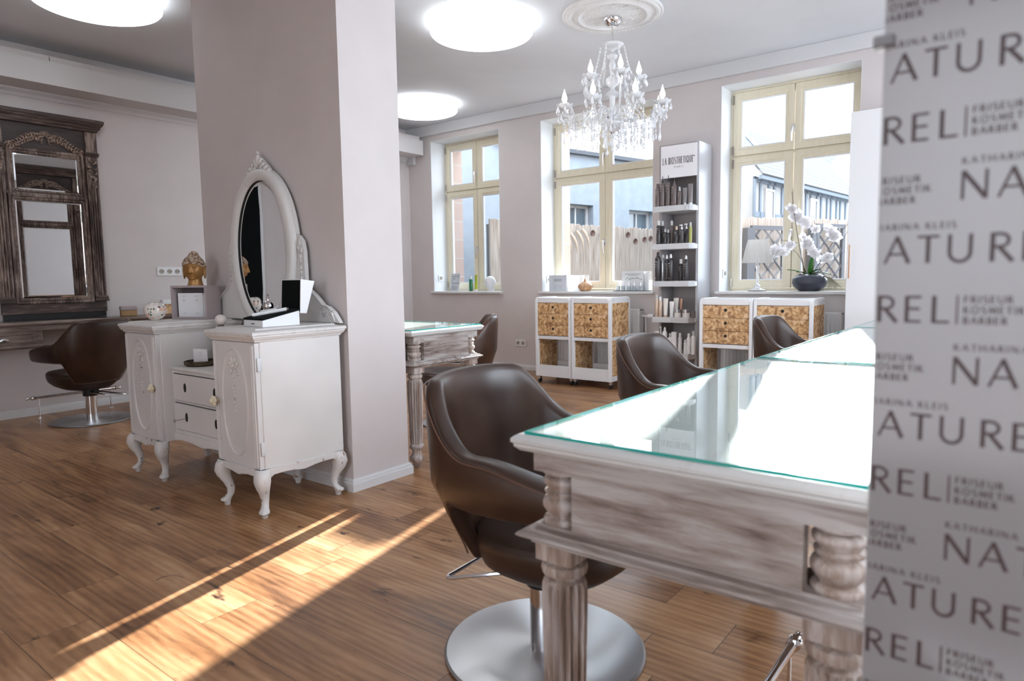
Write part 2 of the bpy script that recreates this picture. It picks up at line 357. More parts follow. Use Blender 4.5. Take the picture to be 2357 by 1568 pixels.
# boxed duct, its lip and the crown along the left wall
DUCT = mat('duct_white', (.62, .60, .60), .65)
S('trim_2', MB().box(XL, -6.038, -3.2, YW-.05, 2.589, 2.766), DUCT, smooth=0)
mb = MB(); mb.box(XL, -6.10, -3.2, 2.05, 2.766, 2.822); mb.box(XL, -6.10, 2.056, YW-.05, 2.766, 2.822)
S('trim_3', mb, WALL, smooth=0)
S('trim_4', MB().loft([[(XL, y, 2.589), (XL+.05, y, 2.589), (XL+.05, y, 2.578), (XL+.022, y, 2.558), (XL+.012, y, 2.535), (XL, y, 2.535)] for y in (-3.2, YW-.05)]), DUCT, smooth=20)
# black door leaf on the left wall, seen only in the oval mirror
mb = MB(); mb.box(XL, XL+.035, .18, 1.10, .02, 2.35)
d = S('door_1', mb, BLACKM, bevel=.004)
MB().rect_frame(.18, 1.10, .02, 2.35, [(0, 0), (.06, 0), (.06, .045), (0, .045)]).xf(Matrix(((0, 1, 0, XL), (1, 0, 0, 0), (0, 0, 1, 0), (0, 0, 0, 1)))).build('door_frame', TRIMW, d)

# windows
def window(i, x0, x1):
    root = empty(f'window_{i}', kind='structure')
    y = YF
    mb = MB(); e = .004
    mb.box(x0, x0+e, YW-.001, y, ZS, ZT); mb.box(x1-e, x1, YW-.001, y, ZS, ZT); mb.box(x0, x1, YW-.001, y, ZT-e, ZT)
    mb.build('reveal', REVEAL, root, smooth=0)
    MB().box(x0-.025, x1+.025, YW-.045, y, ZS-.025, ZS).build('sill', TRIMW, root, bevel=.004)
    f = .022; fx0, fx1, fz0, fz1 = x0+.004, x1-.004, ZS+.002, ZT-.004
    MB().rect_frame(fx0+f, fx1-f, fz0+f, fz1-f, [(0, y-.005), (f, y-.005), (f, y+.07), (0, y+.07)]).build('window_frame', WINWOOD, root)
    xm = (x0+x1)/2; zr = 2.147
    MB().box(fx0+f, fx1-f, y+.005, y+.065, zr-.006, zr+.006).build('transom', WINWOOD, root)
    for a, b, hl in ((fx0+f+.002, xm-.002, 1), (xm+.002, fx1-f-.002, 0)):
        for c, d, top in ((fz0+f+.002, zr-.006, 0), (zr+.006, fz1-f-.002, 1)):
            st = .072
            sec = [(0, y+.01), (-.002+.0, y-.012), (-.05, y-.012), (-.055, y-.006), (-st, y-.004), (-st, y+.03), (0, y+.03)]
            s = MB().rect_frame(a, b, c, d, [(o, yy) for o, yy in sec]).build('sash', WINWOOD, root, smooth=20)
            MB().rect_frame(a+st, b-st, c+st, d-st, [(0, y-.002), (-.010, y+.004), (-.010, y+.03), (0, y+.03)]).build('glazing_bead', REVEAL, s, smooth=20)
            MB().box(a+st-.004, b-st+.004, y+.014, y+.018, c+st-.004, d-st+.004).build('pane', GLASS, s, smooth=0)
            if hl:
                for zz in ((c+.05, d-.06)):
                    MB().cyl((a+.004, y-.018, zz-.04), (a+.004, y-.018, zz+.04), .008, 10).build('hinge', DCHROME, s)
    for hz in (1.42, 2.34):
        mb = MB(); mb.box(xm-.016, xm+.008, y-.022, y-.012, hz-.035, hz+.035)
        mb.tube([(xm-.004, y-.02, hz+.01), (xm-.004, y-.055, hz+.012), (xm-.006, y-.062, hz-.005), (xm-.010, y-.058, hz-.06), (xm-.010, y-.05, hz-.12)], [.009, .009, .010, .009, .007], 10)
        mb.build('window_handle', STEELW, root, bevel=.002)
for i, (a, b) in enumerate(WINS): window(i+1, a, b)

# ------------------------------------------------------------------ outdoors
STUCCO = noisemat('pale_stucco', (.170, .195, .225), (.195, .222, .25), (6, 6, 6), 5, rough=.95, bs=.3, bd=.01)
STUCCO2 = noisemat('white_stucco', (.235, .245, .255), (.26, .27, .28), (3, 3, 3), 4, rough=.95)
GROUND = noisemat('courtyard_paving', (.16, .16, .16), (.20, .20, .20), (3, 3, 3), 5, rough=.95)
def reed_mat():
    m, nt, b, out = newmat('reed_matting')
    n = node(nt, 'ShaderNodeTexNoise', {'Vector': coords(nt, (60, 60, 2.2)), 'Scale': 1, 'Detail': 3}).outputs[0]
    nt.links.new(ramp(nt, n, [(.32, (.13, .10, .08)), (.5, (.22, .19, .165)), (.66, (.27, .245, .22))]), b.inputs['Base Color'])
    b.inputs['Roughness'].default_value = .9; nt.links.new(bump(nt, n, .6, .01), b.inputs['Normal']); return m
REED = reed_mat()
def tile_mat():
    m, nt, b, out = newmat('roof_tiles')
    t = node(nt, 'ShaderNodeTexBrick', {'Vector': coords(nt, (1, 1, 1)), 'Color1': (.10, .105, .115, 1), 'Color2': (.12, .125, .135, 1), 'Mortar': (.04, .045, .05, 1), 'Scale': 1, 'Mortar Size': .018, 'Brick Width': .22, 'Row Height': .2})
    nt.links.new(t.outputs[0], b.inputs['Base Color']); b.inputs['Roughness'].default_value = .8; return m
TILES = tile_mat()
TIMBER = mat('grey_blue_timber', (.10, .125, .155), .8); GREYW = mat('grey_trellis_wood', (.055, .06, .07), .8)
OWIN = mat('white_outside_frame', (.34, .35, .36), .5); DARKG = mat('dark_outside_glass', (.07, .09, .11), .08, spec=.8)
LEAF = noisemat('garden_leaves', (.03, .10, .02), (.12, .23, .07), (12, 12, 12), 3, rough=.6)
tag(MB().box(-30, 25, 6.7, 60, -.3, -.22).build('courtyard_ground', GROUND, smooth=0), kind='structure')
tag(MB().box(-30, 25, -40, -3.4, -.3, -.22).build('street_ground', GROUND, smooth=0), kind='structure')
# stucco wing along y at x = -9.9
WA = math.atan2(2.7, .69) - math.pi/2
b1 = empty('building_wing', (-6.52, 9.5, -.22), rz=WA, label='pale grey plastered courtyard building filling the left and middle windows', cat='building')
WH = 3.40
W1 = [(.42, 1.80, 2.55), (1.98, 1.78, 2.52)]
mb = MB(); ys = [-2.75, W1[0][0], W1[0][0]+.62, W1[1][0], W1[1][0]+.72, 3.3]
for i in range(0, 6, 2): mb.box(-.30, 0, ys[i], ys[i+1], 0, WH)
for i, (yy, z0, z1) in enumerate(W1):
    a, b = ys[1+2*i], ys[2+2*i]; mb.box(-.30, 0, a, b, 0, z0); mb.box(-.30, 0, a, b, z1, WH)
mb.box(-4, -.30, -2.75, 3.3, 0, WH)
mb.box(-4, 0, -2.75, -1.2, WH, WH+1.5)
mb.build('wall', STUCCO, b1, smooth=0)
for i, (yy, z0, z1) in enumerate(W1):
    a, b = ys[1+2*i], ys[2+2*i]
    sw = Matrix(((0, 1, 0, -.18), (1, 0, 0, 0), (0, 0, 1, 0), (0, 0, 0, 1)))
    mb = MB().rect_frame(a+.05, b-.05, z0+.05, z1-.05, [(0, 0), (.05, 0), (.05, .04), (0, .04)])
    mb.box((a+b)/2-.015, (a+b)/2+.015, 0, .04, z0, z1); mb.box(a, b, 0, .04, (z0+z1)/2-.015, (z0+z1)/2+.015)
    f = mb.xf(sw).build('window', OWIN, b1, smooth=0)
    MB().box(-.175, -.168, a, b, z0, z1).build('pane', DARKG, f, smooth=0)
MB().box(-4.1, .10, -1.2, 3.38, WH, WH+.07).build('roof', GREYW, b1, smooth=0)
# half-timbered house seen through the right window
HS = .45; A = Vector((-6.42, 20.3, 0))*HS; Bp = Vector((-5.67, 28.5, 0))*HS; dv = (Bp-A); Lh = dv.length/HS; ang = math.atan2(dv.y, dv.x)
h = empty('timber_house', (A.x, A.y, -.22), rz=ang, label='white half-timbered house with grey beams beyond the reed fence, in the right window', cat='house')
h.scale = (HS, HS, HS); h.location.z = CAMZ-(CAMZ+.22)*HS
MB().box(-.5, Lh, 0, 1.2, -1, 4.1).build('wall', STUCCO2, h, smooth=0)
mb = MB()
for z in (2.0, 2.95, 3.95): mb.box(-.5, Lh, -.04, 0, z, z+.16)
k = 0; x = -.5
while x < Lh:
    mb.box(x, x+.13, -.04, 0, 2.0, 4.1); x += .62 if k % 2 else .42; k += 1
mb.build('beam', TIMBER, h, smooth=0)
for xx in (.35, 2.35, 4.1):
    f = MB().rect_frame(xx, xx+.55, 2.7, 3.75, [(0, -.07), (.07, -.07), (.07, 0), (0, 0)]).build('window', OWIN, h, smooth=0)
    MB().box(xx, xx+.55, -.045, -.03, 2.7, 3.75).build('pane', DARKG, f, smooth=0)
def quad_slab(mb, p, t):
    p = [Vector(q) for q in p]; n = (p[1]-p[0]).cross(p[3]-p[0]).normalized()*t
    mb.add([*p, *[q+n for q in p]], [(0, 1, 2, 3), (7, 6, 5, 4), (0, 4, 5, 1), (1, 5, 6, 2), (2, 6, 7, 3), (3, 7, 4, 0)])
def roofslab(x0, x1, y0, y1, z0, z1):
    L2 = math.hypot(y1-y0, z1-z0); a = math.atan2(z1-z0, y1-y0)
    return MB().box(x0, x1, 0, L2, 0, .06).xf(T(0, y0, z0) @ RX(a))
MB().box(-.7, Lh+.3, -.35, -.25, 3.98, 4.1).build('gutter', TIMBER, h, smooth=0)
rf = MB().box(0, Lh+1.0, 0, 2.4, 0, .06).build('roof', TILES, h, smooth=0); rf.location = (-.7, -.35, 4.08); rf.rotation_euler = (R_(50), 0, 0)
for xx in (.6, 2.6): MB().box(0, .5, 0, .8, 0, .06).build('skylight', DARKG, h, smooth=0).location = (xx, .25, 4.84)
for o in h.children:
    if o.name.startswith('skylight'): o.rotation_euler = (R_(50), 0, 0)
MB().box(6.4, 6.9, .9, 1.3, 4.6, 6.0).build('chimney', BRICK, h, smooth=0)
MB().cyl((-.62, -.1, 0), (-.62, -.1, 4.0), .05, 10).build('downpipe', TIMBER, h)
sh = empty('tiled_house', (-4.5, 13.6, CAMZ-(CAMZ+.22)*HS), label='taller tiled roof above the half-timbered house, upper left pane of the right window', cat='house')
sh.scale = (HS, HS, HS)
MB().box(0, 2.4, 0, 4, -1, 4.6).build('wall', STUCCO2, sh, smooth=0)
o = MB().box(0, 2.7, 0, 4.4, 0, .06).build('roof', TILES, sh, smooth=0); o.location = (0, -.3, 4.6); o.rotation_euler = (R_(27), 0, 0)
# reed fence
P0 = Vector((-2.95, 7.68, -.22)); P1 = Vector((-1.3, 10.8, -.22)); fd = P1-P0; FL = fd.length; fa = math.atan2(fd.y, fd.x)
def fpt(px, off=-.06):   # point on the fence line seen at a picture column
    d = ray(px, 600); n = Vector((-math.sin(fa), math.cos(fa), 0)); t = (P0.xy+n.xy*off).dot(n.xy)/(d.xy.dot(n.xy)); return Vector((d.x*t, d.y*t, 0))
fe = empty('reed_fence', P0, rz=fa, label='pale reed matting fence with dark trellises outside the right window', cat='fence')
mb = MB(); rnd = random.Random(3); x = 0
top = []
while x < FL: top.append((x, 1.95+rnd.uniform(-.02, .02))); x += .035
mb.prism([(0, 0)]+top+[(FL, 1.95), (FL, 0)], 0, .025); mb.build('reed_matting', REED, fe, smooth=0)
for x in (0.0, 1.4, 2.8, FL-.09): MB().box(x, x+.09, .03, .12, 0, 1.9).build('post', GREYW, fe, smooth=0)
Q0 = Vector((-5.74, 6.95, -.22)); Q1 = Vector((-4.97, 11.3, -.22)); qd = Q1-Q0; QL = qd.length; qa = math.atan2(qd.y, qd.x)
fe2 = empty('reed_fence', Q0, rz=qa, label='reed matting fence along the plastered wing, outside the left and middle windows', cat='fence')
mb = MB(); x = 0; top = []
while x < QL: top.append((x, 2.06+rnd.uniform(-.02, .02))); x += .03
mb.prism([(0, 0)]+top+[(QL, 2.06), (QL, 0)], 0, .025); mb.build('reed_matting', REED, fe2, smooth=0)
for x in (0.02, 1.8, QL-.1): MB().box(x, x+.07, .03, .10, 0, 2.0).build('post', GREYW, fe2, smooth=0)
def qpt(px):
    d = ray(px, 600); n = Vector((-math.sin(qa), math.cos(qa), 0)); t = (Q0.xy-n.xy*.10).dot(n.xy)/(d.xy.dot(n.xy)); return Vector((d.x*t, d.y*t, 0))
# trellis panels
def trellis(px0, px1, ztop, zmid, label):
    a = fpt(px0, -.12); b = fpt(px1, -.12); Lt = (b-a).length
    t = empty('trellis_panel', (a.x, a.y, -.22), rz=fa, label=label, cat='trellis', group='dark trellis panels on the reed fence')
    H0, H1 = .35, ztop+.22
    MB().rect_frame(0, Lt, H0, H1, [(0, 0), (.05, 0), (.05, .04), (0, .04)]).build('trellis_frame', GREYW, t, smooth=0)
    mb = MB(); s = .20; n = int((Lt+H1-H0)/s)+1
    for k in range(1, n+8):
        c = k*s
        for sg in (0, 1):
            x0_ = max(0, c-(H1-H0)); x1_ = min(Lt, c)
            if x1_ <= x0_: continue
            pa = (x0_, H1-(c-(H1-H0)-x0_)*0-(x0_-max(0, c-(H1-H0))) if False else H0+(c-x0_)); pb = (x1_, H0+(c-x1_))
            if sg: pa = (Lt-pa[0], pa[1]); pb = (Lt-pb[0], pb[1])
            mb.tube([(pa[0], .01+.015*sg, pa[1]), (pb[0], .01+.015*sg, pb[1])], .016, 4)
    mb.build('lattice', GREYW, t, smooth=0)
    MB().box(0, Lt, -.005, .045, H1*.46, H1*.46+.1).build('rail', GREYW, t, smooth=0)
    MB().box(-.14, -.06, -.02, .06, 0, H1+.02).build('post', GREYW, t, smooth=0)
trellis(1738, 1802, 1.58, 1, 'dark wooden trellis panel behind the white table lamp')
trellis(1886, 1938, 1.62, 1, 'dark wooden trellis panel behind the white orchid')
# foliage
def shrub(loc, r, h_, label, seed, grass=False):
    rnd = random.Random(seed); mb = MB()
    for k in range(260):
        a = rnd.uniform(0, 6.28); rr = r*math.sqrt(rnd.random()); z = h_*rnd.random()
        if grass:
            p = Vector((rr*.4*math.cos(a), rr*.4*math.sin(a), 0)); q = Vector((rr*1.3*math.cos(a), rr*1.3*math.sin(a), h_*rnd.uniform(.6, 1)))
            u = Vector((-math.sin(a), math.cos(a), 0))*.012; mdl = (p+q)/2+Vector((0, 0, h_*.15))
            mb.add([p-u, p+u, mdl+u, mdl-u, q], [(0, 1, 2, 3), (3, 2, 4)])
        else:
            c = Vector((rr*math.cos(a), rr*math.sin(a), z)); u = Vector((rnd.uniform(-1, 1), rnd.uniform(-1, 1), rnd.uniform(-1, 1))).normalized()*.05; v = u.orthogonal().normalized()*.03
            mb.add([c-u, c+v, c+u, c-v], [(0, 1, 2, 3)])
    s = empty('garden_shrub' if not grass else 'garden_grass_clump', loc, label=label, cat='shrub' if not grass else 'plant')
    mb.build('foliage', LEAF, s, smooth=0)
    m2 = MB()
    for k in range(5): m2.tube([(0, 0, 0), (rnd.uniform(-.5, .5)*r, rnd.uniform(-.5, .5)*r, h_*.8)], .012, 5)
    m2.build('stem', GREYW, s)
def gp(px, off=-.45, z=-.22): p = fpt(px, off); return (p.x, p.y, z)
shrub(gp(1714), .12, 1.08, 'low leafy bush outside, left of the lamp foot in the right window', 1)
shrub(gp(1760), .12, 1.02, 'low leafy bush outside, right of the lamp foot in the right window', 2)
shrub(gp(1915), .17, 1.05, 'bright green spiky plant outside, right of the orchid pot', 3, True)
# garland bits on the fence, middle window
WOODSL = mat('curled_wood_slice', (.24, .20, .16), .7); COCO = mat('coconut_shell', (.06, .03, .022), .6)
for k, (px, pz) in enumerate(((1307, 560), (1321, 562), (1335, 556), (1348, 552))):
    p = qpt(px); z = aty(px, pz, p.y).z
    mb = MB(); mb.loft([[(math.cos(a)*.028*s+.045*math.cos(zz*9), math.sin(a)*.022*s, zz) for a in [i*.785 for i in range(8)]] for s, zz in ((.9, .17), (1, .10), (.8, 0), (.45, -.1), (.1, -.17))])
    mb.xf(RY(-.35)); tag(mb.build('wood_slice', WOODSL, loc=(p.x, p.y, z)), ['leftmost curled wooden slice hanging on the reed fence, middle window', 'second curled wooden slice from the left on the reed fence', 'third curled wooden slice from the left on the reed fence', 'rightmost curled wooden slice hanging beside the coconut halves'][k], 'ornament', 'curled wooden slices on the reed fence')
for k, (px, pz) in enumerate(((1364, 537), (1384, 541), (1445, 541), (1462, 556), (1483, 552), (1497, 550))):
    p = qpt(px); z = aty(px, pz, p.y).z; r = .050
    mb = MB(); mb.lathe([(.002, -.02), (r*.6, -.018), (r*.95, -.004), (r, .012), (r*.85, .012), (r*.5, -.006), (.002, -.01)], n=20); mb.xf(RZ(qa) @ RX(R_(90)))
    tag(mb.build('coconut_half', COCO, loc=(p.x, p.y, z)), ['brown coconut half left of the centre post of the middle window', 'coconut half close beside the centre post of the middle window', 'topmost coconut half right of the centre post, middle window', 'lowest brown coconut half in the middle window', 'second coconut half from the right on the reed fence', 'rightmost coconut half on the reed fence, beside the product shelf'][k], 'ornament', 'coconut halves on the reed fence')
# ================================================================== TABLES
def table(name, x0, x1, y0, y1, label, glabel):
    cx, cy = (x0+x1)/2, (y0+y1)/2; hx, hy = (x1-x0)/2, (y1-y0)/2
    t = empty(name, (cx, cy, 0), label=label, cat='table')
    MB().plan_mould(-hx, hx, -hy, hy, [(-.030, .742), (-.012, .744), (-.004, .752), (-.004, .757), (0, .760), (0, .766), (-.004, .770), (-.010, .7735)]).build('tabletop', WASHT, t, smooth=25)
    gi = .023
    g = MB(); g.box(-hx+gi, hx-gi, -hy+gi*.6, hy-gi*.2, .7740, .7795)
    go = empty('glass_top', (cx, cy, 0), label=glabel, cat='glass top')
    g.build('glass_sheet', TABGLASS, go, smooth=0)
    MB().ring_mould(-hx+gi, hx-gi, -hy+gi*.6, hy-gi*.2, [(0, .7741), (.0012, .7741), (.0012, .7794), (0, .7794)]).build('polished_edge', GREEN_EDGE, go, smooth=0)['label'] = 'green polished glass edge'
    ix, iy = hx-.025, hy-.036; B = .078
    for sy in (-1, 1):
        mb = MB(); mb.box(-ix, ix, min(sy*iy, sy*(iy-.03)), max(sy*iy, sy*(iy-.03)), .704, .743)
        for sx in (-1, 1): mb.box(min(sx*(ix-.001), sx*(ix-B)), max(sx*(ix-.001), sx*(ix-B)), min(sy*(iy-.02), sy*(iy-B)), max(sy*(iy-.02), sy*(iy-B)), .7045, .7425)
        mb.build('frieze', WASHX, t)
    for sx in (-1, 1):
        MB().box(min(sx*ix, sx*(ix-.03)), max(sx*ix, sx*(ix-.03)), -iy+B, iy-B, .704, .743).build('frieze', WASHY, t, bevel=.002)
    for sy in (-1, 1):
        MB().box(-ix+B, ix-B, min(sy*(iy-.001), sy*(iy-.028)), max(sy*(iy-.001), sy*(iy-.028)), .604, .7042).build('apron', WASHX, t, bevel=.002)
    for sx in (-1, 1):
        MB().box(min(sx*(ix-.001), sx*(ix-.028)), max(sx*(ix-.001), sx*(ix-.028)), -iy+B, iy-B, .604, .7042).build('apron', WASHY, t, bevel=.002)
    sec = [(-.09, .606), (-.002, .606), (-.002, .600), (.012, .598), (.014, .594), (.024, .590), (.026, .586), (.020, .581), (.006, .578), (.004, .570), (-.09, .570)]
    MB().ring_mould(-ix, ix, -iy, iy, sec).build('ledge_moulding', WASHX, t, smooth=25)
    lp = [(.0005, 0), (.012, .001), (.017, .012), (.026, .038), (.035, .044), (.040, .054), (.040, .066), (.034, .074), (.026, .084), (.024, .098), (.029, .112), (.038, .118), (.041, .128), (.038, .138), (.031, .143),
          (.034, .147), (.036, .17), (.040, .32), (.0425, .44), (.0425, .485), (.038, .498), (.030, .503), (.031, .508), (.041, .512), (.043, .520), (.041, .529), (.033, .533), (.035, .538)]
    cp = [(.028, .604), (.036, .606), (.038, .611), (.036, .616), (.027, .619), (.029, .624), (.0335, .629), (.0385, .637), (.039, .644), (.036, .651), (.028, .655), (.028, .658), (.034, .661), (.035, .665), (.028, .668), (.031, .674), (.0365, .680), (.0375, .685), (.034, .690), (.026, .693), (.030, .696), (.038, .699), (.038, .704)]
    for sx in (-1, 1):
        for sy in (-1, 1):
            lx, ly = sx*(ix-B/2), sy*(iy-B/2)
            mb = MB(); mb.lathe(lp, (lx, ly, 0), 64, (16, .013, .15, .49)); mb.lathe(cp, (lx, ly, 0), 28)
            mb.box(lx-B/2+.001, lx+B/2-.001, ly-B/2+.001, ly+B/2-.001, .538, .571)
            mb.build('leg', WASHZ, t, smooth=50)
    return t
table('styling_table', -.720, -.130, .918, 2.205, 'whitewashed console table in the foreground with turned legs, nearest of the row', 'green-edged glass sheet on the nearest whitewashed table')
table('styling_table', -.720, -.130, 2.215, 3.70, 'middle whitewashed table of the right row, behind the foreground table', 'glass sheet on the middle table of the right row')
table('styling_table', -.720, -.130, 3.71, 4.98, 'farthest whitewashed table of the right row, ending by the tall white cabinet', 'glass sheet on the farthest table of the right row')
table('styling_table', -3.49, -2.600, 2.475, 3.075, 'whitewashed table sticking out behind the wall pillar', 'glass sheet on the table behind the wall pillar')

# ================================================================== CHAIRS
def make_chair():
    c = empty('styling_chair', (0, 0, 0), cat='chair')
    # shell plan: arc parameter s in [-1, 1]
    def plan(s, k, off):
        a = abs(s); sg = -1 if s < 0 else 1
        W, D = .272*k, .26*k
        if a < .62:      # back arc
            th = a/.62*math.pi/2; n = 2.6
            x = -D*abs(math.cos(th))**(2/n)+.012; y = W*abs(math.sin(th))**(2/n)
            nx = -abs(math.cos(th))**(2-2/n); ny = abs(math.sin(th))**(2-2/n)
        else:
            u = (a-.62)/.38; x = .012+u*.25; y = W-.025*u*u; nx, ny = .1*u, 1
        l = math.hypot(nx, ny); return Vector((x+nx/l*off, sg*(y+ny/l*off), 0))
    def sm(e0, e1, x): u = max(0, min(1, (x-e0)/(e1-e0))); return u*u*(3-2*u)
    N = 84; loops = []; seam = []; seam2 = []
    for i in range(N+1):
        s = -1+2*i/N; a = abs(s)
        zt = .792-.012*sm(.0, .38, a) - .163*sm(.24, .58, a) - .045*sm(.58, 1, a)
        zb = .298+.176*sm(.37, .47, a)+.004*sm(.66, 1, a)
        h = .030+.010*sm(.5, .8, a)
        e = sm(.90, 1.0, a)
        if a > .9:
            u = (a-.9)/.1; q = math.sqrt(max(0.0, 1-u*u)); zc = (zt+zb)/2; zt = zc+(zt-zc)*(.12+.88*q); zb = zc-(zc-zb)*(.12+.88*q); h *= (.35+.65*q)
        l = []; n = 22
        for k in range(n):
            th = 2*math.pi*k/n; ex = .55
            cu = math.copysign(abs(math.cos(th))**ex, math.cos(th)); su = math.copysign(abs(math.sin(th))**(.32), math.sin(th))
            z = (zt+zb)/2+su*(zt-zb)/2
            kk = .66+.34*sm(.26, .53, z)+.05*sm(.55, .8, z)*(1-sm(.4, .7, a))
            hh = h*(.7+.3*sm(.3, .5, z))
            p = plan(s, kk, cu*hh); l.append((p.x, p.y, z))
        loops.append(l)
        z = zt-.014; kk = .66+.34*sm(.26, .53, z)+.05*sm(.55, .8, z)*(1-sm(.4, .7, a))
        if a < .93: p = plan(s, kk, h*.93); seam.append((p.x, p.y, z))
        if a < .95:
            z = zb+.02; kk = .66+.34*sm(.26, .53, z)
            p = plan(s, kk, h*.86); seam2.append((p.x, p.y, z))
    MB().loft(loops).build('shell', LEATHER, c, smooth=60)
    MB().tube(seam, .0022, 5).build('piping', PIPING, c)
    MB().tube(seam2, .0022, 5).build('piping', PIPING, c)
    # seat cushion
    def sl(k, z, dx=0):
        l = []
        for j in range(40):
            th = 2*math.pi*j/40; n = 3.2
            x = math.copysign(abs(math.cos(th))**(2/n), math.cos(th))*.225*k+.055+dx; y = math.copysign(abs(math.sin(th))**(2/n), math.sin(th))*.225*k
            if x < .02: y *= 1-.20*min(1, (.02-x)/.2)
            l.append((x, y, z+(.012*(x/.25) if z > .345 else 0)))
        return l
    MB().loft([sl(.42, .245, -.03), sl(.62, .254, -.03), sl(.84, .283, -.015), sl(.95, .315), sl(.99, .342), sl(1.0, .357), sl(.985, .372), sl(.94, .383), sl(.8, .390), sl(.45, .394)]).build('seat', LEATHERD, c, smooth=70)
    mb = MB().lathe([(.0, .195), (.05, .195), (.052, .20), (.052, .245), (.09, .250), (.09, .258), (0, .258)], n=28); mb.box(-.075, -.03, -.022, .022, .212, .25)
    mb.build('collar', BLACKP, c)
    MB().lathe([(.0, .012), (.040, .012), (.040, .196), (0, .196)], n=32).build('gas_lift_post', CHROME, c)
    MB().lathe([(.0005, .0), (.277, .0), (.283, .003), (.283, .008), (.277, .013), (.05, .015), (.0005, .015)], n=96).build('base_disc', DISC, c)
    # pump lever: a chrome wire loop at the back
    MB().tube([(-.05, -.035, .225), (-.09, -.05, .222), (-.235, -.125, .200), (-.245, -.125, .199), (-.250, -.115, .200), (-.215, .02, .222), (-.205, .03, .223), (-.06, .035, .226)], .006, 8).build('pump_lever', CHROME, c)
    return c
ch = make_chair()
G = 'brown leather styling chairs'
place_copy(ch, (-1.045, 1.475, 0), R_(4), 'brown leather tub chair in the foreground on a big steel disc base', True, G)
place_copy(ch, (-1.15, 2.72, 0), R_(2), 'brown tub chair at the middle table, behind the foreground chair, before the chipboard trolleys', False, G)
place_copy(ch, (-1.08, 4.32, .03), R_(0), 'farthest brown tub chair of the right row, in front of the right pair of trolleys', False, G)
place_copy(ch, (-3.27, 3.58, 0), R_(222), 'brown tub chair tucked at the table behind the wall pillar', False, G)
place_copy(ch, (-5.72, 2.03, 0), R_(192), 'tub chair in deep shadow under the wall desk on the far left', False, G)
place_copy(ch, (.27, 1.60, 0), R_(180), 'tub chair on the far side of the foreground table, behind the lettered screen', False, G)
for o in bpy.data.objects:
    if o.name == 'styling_chair.002': o.location.z = 0
# T-bar footrests standing on the floor
def footrest(x, y0, y1, z, label):
    f = empty('footrest_bar', (x, (y0+y1)/2, 0), label=label, cat='footrest', group='chrome footrest bars')
    L = (y1-y0)/2
    MB().cyl((0, -L, z), (0, L, z), .011, 14).build('bar', CHROME, f)
    for s in (-1, 1):
        mb = MB(); pr = [(.011, 0), (.017, .004), (.017, .012), (.010, .015), (.016, .021), (.018, .026), (.014, .032), (.009, .034), (.010, .037), (.011, .060), (.008, .065), (.001, .066)]
        mb.lathe(pr, n=16); mb.xf(T(0, s*L, z) @ RX(R_(-90*s))); mb.build('finial', CHROME, f)
        mb = MB(); mb.cyl((0, s*(L-.02), .004), (0, s*(L-.02), z-.006), .0045, 8); mb.lathe([(.018, 0), (.018, .004), (.006, .006)], (0, s*(L-.02), 0), 14); mb.build('support_rod', CHROME, f)
footrest(-.415, 1.02, 1.62, .155, 'chrome footrest bar on thin rods under the foreground table, at the bottom edge')
footrest(-6.17, 1.80, 2.36, .165, 'chrome footrest bar on thin rods under the wall desk at the left')

